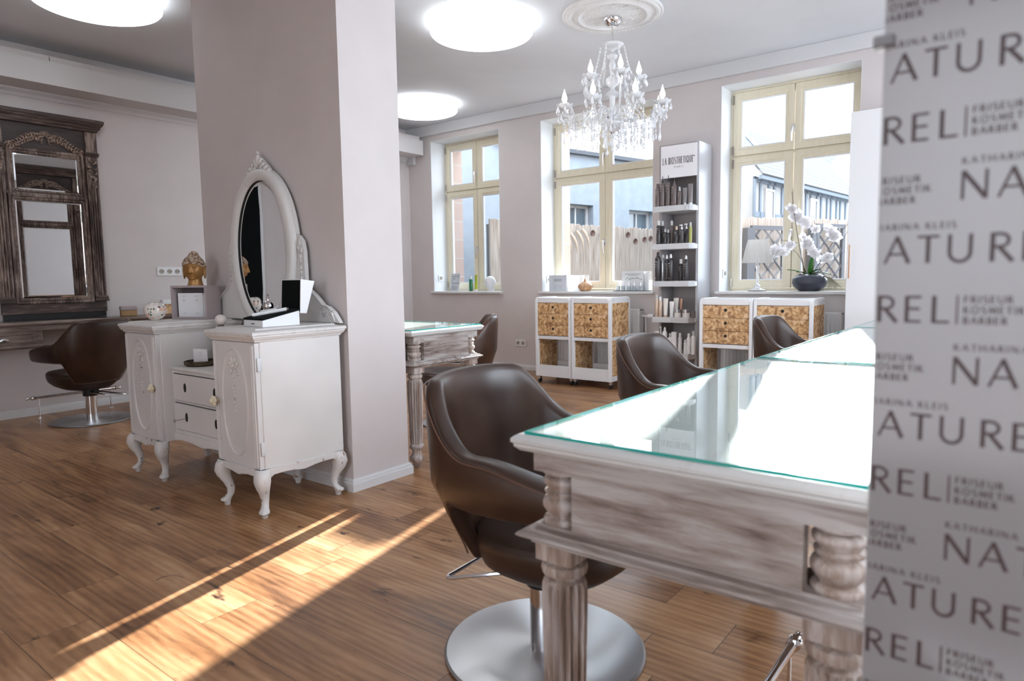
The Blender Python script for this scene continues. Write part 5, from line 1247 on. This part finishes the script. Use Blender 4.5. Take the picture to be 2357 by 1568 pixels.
def hair_mesh(curls=True, knot=True, line=.62):
    mb = MB(); loops = []; n = 48; m = 16
    for i in range(m+1):
        t = i/m; l = []
        for k in range(n):
            a = 2*math.pi*k/n; ux, uy = math.sin(a), -math.cos(a); back = max(0, uy)
            z0 = line-.34*back-.13*ux*ux
            if not back: z0 += .02*abs(ux)*0
            Z = z0+(1.03-z0)*math.sin(t*math.pi/2); zz = min(1, max(-1, (Z-.5)/.53)); r = math.sqrt(max(0, 1-zz*zz))
            l.append((ux*(r*.420), uy*(r*.462), Z))
        loops.append(l)
    mb.loft(loops)
    if knot: mb.lathe([(.20, .93), (.20, .99), (.18, 1.08), (.12, 1.15), (.0005, 1.18)], (0, .05, 0), 28)
    if curls:
        for i in range(1, 13):
            ph = i*.098; zc = line+.03+(.97-line)*math.sin(ph*1.25); rr = math.cos(ph*1.18)
            nn = max(6, int(34*rr))
            for k in range(nn):
                a = 2*math.pi*(k+.5*(i % 2))/nn; ux, uy = math.sin(a), -math.cos(a)
                z_ = zc-(.27*max(0, uy)+.12*ux*ux)*max(0, 1-i/9); q = min(1, max(-1, (z_-.5)/.53)); r = math.sqrt(max(0, 1-q*q))
                mb.ball((ux*r*.425, uy*r*.468, z_), .029, 6, 5)
        if knot:
            for i in range(4):
                rr = .19-.045*i; nn = max(4, int(16-4*i))
                for k in range(nn): a = 2*math.pi*(k+.5*(i % 2))/nn; mb.ball((rr*math.cos(a), .05+rr*math.sin(a), 1.0+.055*i), .028, 6, 5)
    return mb
# golden head on the box shelf
GOLDM = noisemat('antique_gold', (.26, .12, .030), (.50, .27, .09), (9, 9, 9), 3, .3, .7, rough=.38, metal=.35)
HAIRM = noisemat('pale_rubbed_gold_curls', (.22, .12, .06), (.62, .50, .40), (90, 90, 90), 2, .42, .58, rough=.6, metal=.2)
def put_head(name, p, S, rz, skin, hm, label, cat, **kw):
    r = empty(name, p, rz=rz, label=label, cat=cat)
    mt = T(0, 0, .17*S) @ Matrix.Scale(S, 4) @ Matrix.Diagonal((kw.get('wx', 1), 1, 1, 1))
    head_mesh(long_ears=kw.get('ears', False)).xf(mt).build('face', skin, r, smooth=80)
    hair_mesh(kw.get('curls', True), kw.get('knot', True), kw.get('line', .69)).xf(mt).build('hair', hm, r, smooth=70)
    return r
# ================================================================== THINGS ON THE VANITY
ZT_ = .8465
YI = 1.80
pk = mat('mauve_box_lacquer', (.40, .335, .335), .4)
BXA = R_(24); bx = empty('open_box_shelf', (-3.775, 1.915, ZT_), rz=BXA, label='mauve open-fronted box on the left dresser cabinet under the golden head', cat='box')
bw, bd, bh, tk = .116, .060, .190, .012
MB().box(-bw, bw, -bd, bd, 0, tk).build('bottom_panel', pk, bx, bevel=.001); MB().box(-bw, bw, -bd, bd, bh-tk, bh).build('top_panel', pk, bx, bevel=.001)
MB().box(-bw, -bw+tk, -bd, bd, tk, bh-tk).build('side_panel', pk, bx); MB().box(bw-tk, bw, -bd, bd, tk, bh-tk).build('side_panel', pk, bx)
MB().box(-bw+tk, bw-tk, bd-.01, bd, tk, bh-tk).build('back_panel', mat('dark_mauve', (.20, .16, .165), .6), bx)
put_head('golden_head_statue', (-3.757, 1.905, ZT_+bh), .143, R_(43), GOLDM, HAIRM, 'golden oriental head statue with curled hair on the mauve box', 'statue', ears=True)
cq = Vector((-3.775, 1.915, 0)) + Vector((-.010*math.cos(BXA)+.030*math.sin(BXA), -.010*math.sin(BXA)-.030*math.cos(BXA), 0))
cd = empty('folded_card', (cq.x, cq.y, ZT_+tk), rz=BXA, label='white printed card standing inside the mauve box', cat='card')
MB().box(-.082, .082, -.003, 0, 0, .135).build('front_leaf', PAPER, cd, smooth=0); MB().box(.076, .100, .002, .004, 0, .133).build('back_leaf', PAPER, cd, smooth=0)
m = MB()
for cx in (-.042, .042):
    for z, w_ in ((.118, .013), (.100, .005), (.094, .011), (.086, .007), (.020, .012)): m.box(cx-w_, cx+w_, -.0034, -.003, z, z+.0016)
m.build('print', GREYINK, cd, smooth=0)
# floral globe
def floral():
    m, nt, b, out = newmat('floral_glaze')
    def vor(sc, seed): return node(nt, 'ShaderNodeTexVoronoi', {'Vector': coords(nt, (sc, sc, sc), (seed, seed*.7, 0)), 'Scale': 1}).outputs['Distance']
    n = node(nt, 'ShaderNodeTexNoise', {'Vector': coords(nt, (60, 60, 60)), 'Scale': 1, 'Detail': 3}).outputs[0]
    base = (.78, .72, .66, 1)
    f1 = ramp(nt, math_(nt, 'ADD', vor(30, .3), math_(nt, 'MULTIPLY', n, .5)), [(.56, 1.0), (.70, 0.0)])
    f2 = ramp(nt, math_(nt, 'ADD', vor(40, 1.9), math_(nt, 'MULTIPLY', n, .6)), [(.50, 1.0), (.58, 0.0)])
    tz = node(nt, 'ShaderNodeSeparateXYZ', {0: node(nt, 'ShaderNodeTexCoord').outputs['Object']}).outputs[2]
    up_ = ramp(nt, tz, [(.060, 0.0), (.072, 1.0)])
    pinkc = ramp(nt, n, [(.4, (.62, .22, .14)), (.6, (.85, .55, .38))])
    c = node(nt, 'ShaderNodeMix', {0: math_(nt, 'MULTIPLY', f1, math_(nt, 'SUBTRACT', 1.0, up_)), 6: base, 7: pinkc}, data_type='RGBA').outputs[2]
    c = node(nt, 'ShaderNodeMix', {0: math_(nt, 'MULTIPLY', f2, .9), 6: c, 7: ramp(nt, up_, [(0, (.05, .10, .03)), (1, (.10, .05, .05))])}, data_type='RGBA').outputs[2]
    nt.links.new(c, b.inputs['Base Color']); b.inputs['Roughness'].default_value = .12; b.inputs['Coat Weight'].default_value = .6; return m
p = atz(360, 736, ZT_)
gl = empty('floral_globe_vase', (-3.885, 1.735, ZT_), label='round flower-painted ceramic globe vase on the left dresser cabinet', cat='vase')
MB().lathe([(.0005, 0), (.026, 0), (.030, .004), (.048, .022), (.058, .048), (.056, .070), (.044, .090), (.026, .100), (.020, .098), (.0005, .090)], n=48).build('globe', floral(), gl, smooth=60)
# bark tray, cards, reed bottle on the centre unit
tr = empty('bark_tray', (-3.455, 1.765, .6165), label='dark round bark tray on the middle of the dresser', cat='tray')
MB().lathe([(.0005, 0), (.075, 0), (.085, .006), (.087, .024), (.080, .026), (.076, .010), (.0005, .008)], n=40).build('tray', noisemat('bark', (.015, .010, .006), (.10, .07, .035), (40, 40, 40), 4, rough=.8, bs=.8, bd=.01), tr, smooth=50)
cd = empty('folded_card', (-3.440, 1.755, .6255), rz=R_(12), label='white card standing in the dark bark tray', cat='card')
MB().box(-.055, .05, -.003, 0, 0, .078).build('leaf', PAPER, cd, smooth=0)
m = MB()
for z, w_ in ((.058, .012), (.048, .010), (.042, .008), (.012, .011)): m.box(.0-w_, w_, -.0034, -.003, z, z+.0014)
m.build('print', GREYINK, cd, smooth=0)
bt = empty('ball_topped_bottle', (-3.480, 1.895, .6165), label='dark bottle with a cream ball stopper behind the right dresser cabinet', cat='bottle')
MB().lathe([(.0005, 0), (.034, 0), (.036, .004), (.036, .165), (.028, .185), (.016, .195), (.016, .205), (.0005, .205)], n=28).build('bottle_body', BR, bt)
MB().ball((0, 0, .232), .030, 24, 16, (1, 1, .95)).build('ball_stopper', mat('cream_ceramic', (.78, .72, .66), .5), bt, smooth=80)
m = MB()
for z in (.14, .13, .12, .085): m.loft([[(.0364*math.sin(a), -.0364*math.cos(a), z-.0015), (.0364*math.sin(a), -.0364*math.cos(a), z+.0015), (.0355*math.sin(a), -.0355*math.cos(a), z)] for a in [-1.2+.2*i for i in range(9)]])
m.build('label_print', LAB, bt, smooth=0)
# device case: sloped base, black inlay, open lid, tubes and glass ball
cs = empty('device_case', (-2.800, 1.775, ZT_), rz=R_(-2), label='open white presentation case with black lining on the right dresser cabinet', cat='case')
swx = Matrix(((0, 1, 0, 0), (1, 0, 0, 0), (0, 0, 1, 0), (0, 0, 0, 1)))
bw = .082
MB().prism([(-.095, 0), (.095, 0), (.095, .068), (-.095, .030)], -bw, bw).xf(swx).build('case_base', WHITE, cs, bevel=.002)
MB().prism([(-.096, .0305), (.096, .0685), (.096, .0775), (-.096, .0395)], -bw-.001, bw+.001).xf(swx).build('black_inlay', BLACKM, cs, bevel=.001)
ld = MB(); 
lid = [(.100, .055), (.135, .052), (.185, .205), (.110, .215)]
MB().prism(lid, -bw, bw).xf(swx).build('open_lid', WHITE, cs, bevel=.002)
MB().prism([(.0985, .062), (.100, .060), (.110, .210), (.1085, .210)], -bw+.006, bw-.004).xf(swx).build('lid_lining', BLACKM, cs, smooth=0)
m = MB().box(-.014, .014, -.0965, -.0955, .012, .016); m.build('logo_mark', INK, cs, smooth=0)
for nm, x0, y0, x1, y1, r, mtl in (('white_wand', -.062, -.020, -.005, .030, .0085, WHITE), ('white_wand', -.035, -.078, .055, .045, .0085, WHITE)):
    za = .045+(y0+.095)*.2+.0035; zb_ = .045+(y1+.095)*.2+.0035
    w_ = empty(nm, (-2.800, 1.775, ZT_), rz=R_(-2), label='short white wand lying in the open case behind the glass ball' if x0 < -.05 else 'long white ridged wand lying across the open case', cat='wand')
    MB().tube([(x0, y0, za), (x0+(x1-x0)*.05, y0+(y1-y0)*.05, za), (x1, y1, zb_)], [r*.8, r, r], 10).build('wand_body', mtl, w_)
    MB().cyl((x1, y1, zb_), (x1+.006*(x1-x0)/.1, y1+.006*(y1-y0)/.1, zb_), r*.7, 10).build('wand_tip', STEELW, w_)
o = MB().ball((0, 0, .026), .026, 24, 16); o.lathe([(.005, .05), (.004, .075), (.006, .08), (.0005, .082)], n=10); o.lathe([(.0005, 0), (.018, 0), (.018, .004), (.0005, .006)], n=20)
tag(o.build('metal_ball_tool', CHROME, loc=(-2.865, 1.800, ZT_+.0635), smooth=60), 'shiny silver ball tool with a thin stem in the open case', 'tool')
# things on the wall desk
br = empty('wooden_brush', (-6.14, 2.52, .779), rz=R_(90), label='mauve and wood brush block on the wall desk behind the floral globe', cat='brush')
MB().box(-.07, .07, -.02, .02, .045, .085).build('brush_back', pk, br, bevel=.010); MB().box(-.065, .065, -.016, .016, 0, .046).build('bristle_block', noisemat('golden_bristle', (.25, .13, .05), (.50, .32, .15), (200, 200, 5), 3, rough=.7), br, bevel=.002)
ck = empty('woven_box', (-6.14, 2.90, .779), rz=R_(90), label='golden woven box at the right end of the wall desk', cat='box')
MB().box(-.10, .10, -.03, .03, 0, .085).build('box_body', OSB, ck, bevel=.004); MB().box(-.102, .102, -.032, .032, .085, .125).build('lid', WHITEM, ck, bevel=.004)

# ================================================================== WINDOW SILL THINGS
def sx(px, py, y=6.20): return aty(px, py, y)
SZ = ZS+.0005
# left window
st = empty('info_stand', (aty(1047, 660, 6.21).x, 6.20, SZ), rz=R_(-6), label='clear sign holder with a printed German notice on the left window sill', cat='sign')
ACRY = glassmat('clear_acrylic', (.96, .97, .98), 1.45)
th = R_(8)
pm = RX(-th)
MB().box(-.082, .082, -.002, .001, 0, .222).xf(pm).build('notice_sheet', PAPER, st, smooth=0)
MB().box(-.085, .085, -.0055, -.0030, 0, .226).xf(pm).build('acrylic_front', ACRY, st, smooth=0)
MB().box(-.085, .085, -.02, .06, 0, .0025).build('acrylic_foot', ACRY, st, smooth=0)
def btext(txt, size, x, z, m, parent, xfm, name='printed_text', y=-.0023, align='LEFT', shear=0):
    cu = bpy.data.curves.new('t', 'FONT'); cu.body = txt; cu.size = size; cu.align_x = align; cu.shear = shear; cu.resolution_u = 2
    to = bpy.data.objects.new('t', cu); col.objects.link(to)
    me = bpy.data.meshes.new_from_object(to.evaluated_get(bpy.context.evaluated_depsgraph_get())); bpy.data.objects.remove(to)
    me.transform(xfm @ T(x, y, z) @ RX(R_(90))); me.materials.clear(); me.materials.append(m)
    o = bpy.data.objects.new(name, me); col.objects.link(o); o.parent = parent; return o
for i, l in enumerate(('Dieser', 'Salon', 'ist', 'klimaneutral')):
    btext(l, .034, -.068, .178-.030*i, INK, st, pm)
m = MB()
hp = [(.028+.030*u, .187+.012*math.sin(u*3.1)) for u in [i/5 for i in range(6)]]
m.tube([(x, -.0026, z) for x, z in ((.020, .182), (.026, .192), (.036, .190), (.040, .178), (.046, .194), (.058, .202), (.068, .192), (.062, .170), (.050, .154))], .0014, 5)
m.tube([(.040, -.0026, .112), (.048, -.0026, .126)], .0018, 5)
for k in range(8): m.box(-.068, .060-.01*(k % 3), -.0026, -.0022, .066-.007*k, .0675-.007*k)
m.xf(pm).build('heart_drawing', INK, st, smooth=0)
def simple(kind, px, ptop, wpx, y, body, cap, label, cat, zs=SZ):
    o = product(kind, px, ptop, zs, y, wpx, body, cap, label, cat, None); return o
GRB = mat('green_bottle_glass', (.03, .22, .10), .15, trans=.3); LIME = mat('lime_tube', (.42, .50, .02), .4)
simple('bottle', 1084, 636, 10, 6.17, GRB, CLEARC, 'small green bottle with clear cap on the left window sill', 'bottle')
o = simple('tube', 1096, 633, 9, 6.19, LIME, WHITE, 'lime green tube standing on the left window sill', 'tube')
PLAST = mat('white_bust', (.80, .80, .81), .5)
bp = sx(1128, 650, 6.20)
put_head('white_head_bust', (bp.x, 6.20, SZ), .150, R_(-42), PLAST, PLAST, 'small white head bust in profile on the left window sill', 'bust', curls=False, knot=False, line=.66)
# middle window
bb_ = empty('flat_grey_box', (sx(1287, 660, 6.18).x, 6.18, SZ), rz=R_(3), label='flat pale grey box with small print on the middle window sill', cat='box')
MB().box(-.112, .112, -.03, 0, 0, .176).build('carton', mat('pale_grey_card', (.62, .64, .68), .45), bb_, bevel=.002)
m = MB()
for z, w_ in ((.128, .045), (.118, .048), (.108, .047)):
    x = -w_
    while x < w_: m.box(x, x+.007, -.0306, -.03, z, z+.006); x += .0095
for xa in (-.05, .012):
    for z in (.062, .050, .042, .034, .026): m.box(xa, xa+.038, -.0306, -.03, z, z+.0012)
m.build('print', GREYINK, bb_, smooth=0)
fl = empty('folded_leaflet', (sx(1325, 655, 6.29).x+.02, 6.27, SZ), label='blank white leaflet behind the wooden diffuser', cat='leaflet')
MB().box(-.085, .085, -.002, 0, 0, .172).build('front_leaf', PAPER, fl, smooth=0); MB().box(-.085, .085, .02, .022, 0, .17).build('back_leaf', PAPER, fl, smooth=0)
WOODR = wash_mat('turned_wood', 2, (.68, .46, .28), (.50, .27, .13), (.25, .11, .05), (.35, .5, .62), 30)
df = empty('wooden_diffuser', (sx(1347, 660, 6.16).x, 6.16, SZ), label='onion-shaped wooden aroma diffuser on the middle window sill', cat='diffuser')
MB().lathe([(.0005, 0), (.045, 0), (.058, .010), (.076, .035), (.080, .048), (.0795, .051), (.0005, .051)], n=40).build('lower_bowl', WOODR, df, smooth=50)
MB().lathe([(.0005, .052), (.0795, .0525), (.078, .060), (.062, .078), (.034, .092), (.016, .104), (.010, .122), (.008, .130), (.0005, .130)], n=40).build('onion_top', WOODR, df, smooth=50)
tx = sx(1455, 667, 6.16)
ty = empty('flat_tray', (tx.x, 6.15, SZ), label='thin grey tray under the row of glass bottles, middle window sill', cat='tray')
MB().plan_mould(-.20, .21, -.055, .06, [(-.02, 0), (-.01, .001), (0, .007), (.004, .008), (.0, .0085), (-.014, .004), (-.016, .0035)]).build('tray', STEELW, ty, smooth=30)
LQ = mat('pale_blue_liquid_glass', (.70, .78, .84), .05, trans=.6)
for i, px in enumerate((1423, 1434, 1448, 1460, 1475)):
    q = sx(px, 655, 6.145)
    s = empty('serum_bottle', (q.x, 6.145, SZ+.0045), label=['serum bottle at the left end of the tray', 'second serum bottle from the left on the tray', 'middle serum bottle of the five on the tray', 'fourth serum bottle, before the last on the tray', 'serum bottle at the right end of the tray'][i], cat='bottle', group='glass serum bottles on the tray')
    MB().box(-.017, .017, -.014, .014, 0, .050).build('bottle_body', LQ, s, bevel=.004)
    MB().lathe([(.0005, .050), (.010, .050), (.010, .084), (.0005, .084)], n=18).build('cap', CHROME, s); MB().lathe([(.0005, .084), (.006, .084), (.004, .094), (.0005, .095)], n=12).build('tip', WHITE, s)
dc = empty('display_card', (sx(1458, 650, 6.23).x, 6.22, SZ+.0), label='white display card with tiny plant drawings behind the serum bottles', cat='card')
MB().box(-.135, .115, -.003, 0, .012, .205).xf(RX(-.10)).build('card_sheet', PAPER, dc, smooth=0); MB().box(-.09, .165, .03, .033, 0, .195).build('back_sheet', PAPER, dc, smooth=0)
m = MB(); m.box(-.10, .08, -.0036, -.003, .172, .176); m.box(-.06, .05, -.0036, -.003, .160, .163); rnd = random.Random(4)
for k in range(26): x = -.095+.0075*k; m.ball((x, -.0035, .125+rnd.uniform(-.010, .012)), rnd.uniform(.002, .006), 6, 4, (1, .1, 1))
m.xf(RX(-.10)).build('plant_drawings', mat('dark_green_print', (.04, .12, .08), .6), dc, smooth=0)
# right window: table lamp
lp = empty('table_lamp', (sx(1743, 660, 6.19).x, 6.19, SZ), label='table lamp with white pleated shade and glass foot on the right window sill', cat='lamp')
MB().lathe([(.0005, 0), (.078, 0), (.078, .005), (.0005, .006)], n=40).build('base_pad', INK, lp)
MB().lathe([(.0005, .006), (.076, .006), (.072, .013), (.040, .020), (.024, .034), (.030, .046), (.020, .056), (.012, .062), (.018, .074), (.011, .084), (.0085, .12), (.011, .20), (.016, .225), (.009, .232), (.009, .262), (.0005, .262)], n=36).build('glass_foot', CRYSTAL, lp, smooth=50)
SHADE = newmat('lamp_shade_cloth')[0]; b = SHADE.node_tree.nodes['Principled BSDF']; nt = SHADE.node_tree
b.inputs['Base Color'].default_value = (.84, .83, .81, 1); b.inputs['Roughness'].default_value = .8
tl = node(nt, 'ShaderNodeBsdfTranslucent', {0: (.85, .84, .82, 1)}); mx = node(nt, 'ShaderNodeMixShader', {0: .4, 1: b.outputs[0], 2: tl.outputs[0]}); nt.links.new(mx.outputs[0], [n for n in nt.nodes if n.type == 'OUTPUT_MATERIAL'][0].inputs[0])
loops = []
for r, z in ((.135, .255), (.135, .262), (.112, .36), (.088, .455), (.088, .462)):
    loops.append([((r+.0025*math.cos(48*a))*math.cos(a), (r+.0025*math.cos(48*a))*math.sin(a), z) for a in [2*math.pi*k/288 for k in range(288)]])
o = MB().loft(loops, cap=False).build('lamp_shade', SHADE, lp, smooth=30); o.modifiers.new('thick', 'SOLIDIFY').thickness = .0015
m = MB(); m.cyl((0, 0, .262), (0, 0, .33), .010, 12)
for k in range(3): a = k*2.09; m.cyl((0, 0, .30), (.128*math.cos(a), .128*math.sin(a), .285), .0015, 5)
m.build('lamp_holder', STEELW, lp)
# orchid
oc = empty('orchid_pot', (sx(1863, 660, 6.165).x, 6.165, SZ), label='dark blue-grey bowl pot with a white orchid on the right window sill', cat='plant')
POT = noisemat('dark_slate_glaze', (.035, .04, .06), (.075, .082, .115), (6, 6, 6), 4, rough=.35, bs=.1)
MB().lathe([(.0005, 0), (.075, 0), (.085, .004), (.125, .035), (.142, .070), (.138, .105), (.115, .132), (.085, .145), (.078, .142), (.078, .130), (.0005, .125)], n=56).build('pot', POT, oc, smooth=60)
m = MB(); rnd = random.Random(9)
for k in range(70):
    a = rnd.uniform(0, 6.28); r = .075*math.sqrt(rnd.random()); m.ball((r*math.cos(a), r*math.sin(a), .133+rnd.uniform(0, .012)), rnd.uniform(.006, .012), 6, 5, (1.4, 1, .7))
m.build('bark_chips', noisemat('bark_chips', (.10, .06, .04), (.45, .38, .32), (60, 60, 60), 2, rough=.9), oc)['kind'] = 'stuff'
OLEAF = noisemat('orchid_leaf', (.02, .13, .02), (.10, .30, .05), (20, 20, 5), 3, rough=.3)
def leaf(p, d, L_, wd, droop):
    mb = MB(); d = Vector(d).normalized(); side = d.cross(Vector((0, 0, 1))); side = side.normalized() if side.length > .1 else Vector((1, 0, 0)); n = 10; rows = []
    for i in range(n+1):
        u = i/n; c = Vector(p)+d*L_*u+Vector((0, 0, -droop*u*u)); w_ = wd*math.sin(math.pi*min(.98, u*.86+.12))**.8+.001
        rows.append([c-side*w_+Vector((0, 0, .006)), c-Vector((0, 0, .002)), c+side*w_+Vector((0, 0, .006)), c+Vector((0, 0, .002))])
    mb.loft(rows); mb.build('leaf', OLEAF, oc, smooth=60)
leaf((0, -.01, .135), (.15, -.1, 1), .17, .028, .0); leaf((-.02, 0, .135), (-.35, -.1, .9), .11, .030, .0); leaf((0, 0, .14), (-.9, -.3, .5), .12, .022, .03); leaf((.01, 0, .14), (1, -.2, .45), .19, .020, .08)
leaf((0, 0, .14), (.8, -.4, .7), .12, .024, .03); leaf((-.01, 0, .14), (-1, .1, .42), .20, .018, .03); leaf((0, .01, .14), (-.3, -.9, .35), .10, .022, .05)
STEM = mat('orchid_stem', (.10, .075, .045), .5); PET = newmat('orchid_petal')[0]; b = PET.node_tree.nodes['Principled BSDF']; nt = PET.node_tree
b.inputs['Base Color'].default_value = (.86, .85, .87, 1); b.inputs['Roughness'].default_value = .5
tl = node(nt, 'ShaderNodeBsdfTranslucent', {0: (.9, .88, .9, 1)}); mx = node(nt, 'ShaderNodeMixShader', {0: .4, 1: b.outputs[0], 2: tl.outputs[0]}); nt.links.new(mx.outputs[0], [n for n in nt.nodes if n.type == 'OUTPUT_MATERIAL'][0].inputs[0])
def bez(p0, p1, p2, n=16): return [tuple((Vector(p0)*(1-t)**2+Vector(p1)*2*t*(1-t)+Vector(p2)*t*t)) for t in [i/n for i in range(n+1)]]
S1 = bez((-.03, 0, .13), (-.11, -.02, .45), (-.155, -.03, .86), 18); S2 = bez((.01, 0, .13), (.10, 0, .42), (.01, -.02, .66), 16); S3 = bez((.02, 0, .13), (.12, 0, .35), (.33, .02, .62), 14); S4 = bez((.03, 0, .13), (.20, .01, .30), (.30, -.01, .52), 14); S5 = bez((-.05, 0, .13), (-.04, 0, .34), (-.22, -.03, .40), 14); S6 = bez((.02, 0, .13), (.03, .02, .4), (-.04, 0, .56), 14)
for sp_, r in ((S1, .004), (S2, .003), (S3, .003), (S4, .0026), (S5, .003), (S6, .0026)): MB().tube(sp_, [r*(1-.5*i/len(sp_)) for i in range(len(sp_))], 6).build('stem', STEM, oc)
MB().tube([(-.105, -.01, .42), (-.19, -.03, .44), (-.25, -.03, .45)], .002, 5).build('stem', STEM, oc)
def flower():
    mb = MB()
    for k in range(5):
        a = math.pi/2+k*2*math.pi/5; w_ = .55 if k % 2 == 0 else .8; c, s = math.cos(a), math.sin(a); L_ = .034 if k in (0, 2, 3) else .036
        rows = [[(c*L_*u - s*w_*.026*math.sin(math.pi*min(.97, u*.9+.08))*v, -.002-.010*u*u+.003*v*v, s*L_*u+c*w_*.026*math.sin(math.pi*min(.97, u*.9+.08))*v) for v in (-1, -.5, 0, .5, 1)] for u in [i/5 for i in range(6)]]
        vs_ = [p for r in rows for p in r]; mb.add(vs_, [(i*5+j, i*5+j+1, (i+1)*5+j+1, (i+1)*5+j) for i in range(5) for j in range(4)])
    mb.ball((0, -.010, -.004), .006, 8, 6); return mb
fproto = flower().build('orchid_flower', PET, oc, smooth=70); first = True; rnd = random.Random(12)
pts = []
for k in range(15): u = rnd.random(); pts.append((-.16+.20*u+rnd.uniform(-.02, .02), rnd.uniform(-.06, .02), .70-.16*u+rnd.uniform(-.05, .04)))
for k in range(14): u = rnd.random(); pts.append((-.30+.26*u, rnd.uniform(-.06, .02), .34+.10*u+rnd.uniform(-.04, .04)))
for k in range(10): u = rnd.random(); pts.append((-.05+.14*u, rnd.uniform(-.05, .02), .42-.12*u+rnd.uniform(-.05, .05)))
for k in range(9): u = rnd.random(); pts.append((.10+.11*u, rnd.uniform(-.05, .02), .54-.08*u+rnd.uniform(-.03, .03)))
for k in range(4): u = rnd.random(); pts.append((.10+.08*u, rnd.uniform(-.05, 0), .25+.06*u))
for p in pts:
    f = fproto if first else fproto.copy()
    if not first: col.objects.link(f); f.parent = oc
    first = False; f.location = p; f.rotation_euler = (rnd.uniform(-.5, .4), rnd.uniform(-.5, .5), rnd.uniform(-.9, .7)); s = rnd.uniform(1.05, 1.4); f.scale = (s, s, s)
for k in range(9):
    MB().tube([(.115, -.02, .130), (.150+.008*k*.6, -.03-.004*k, .110), (.165+.010*k, -.035, .05), (.150+.012*k+rnd.uniform(-.02, .02), -.03, .008+rnd.uniform(0, .02))], [.0035, .0035, .003, .002], 6).build('aerial_root', mat('grey_root', (.34, .32, .24), .7) if k == 0 else bpy.data.materials['grey_root'], oc)
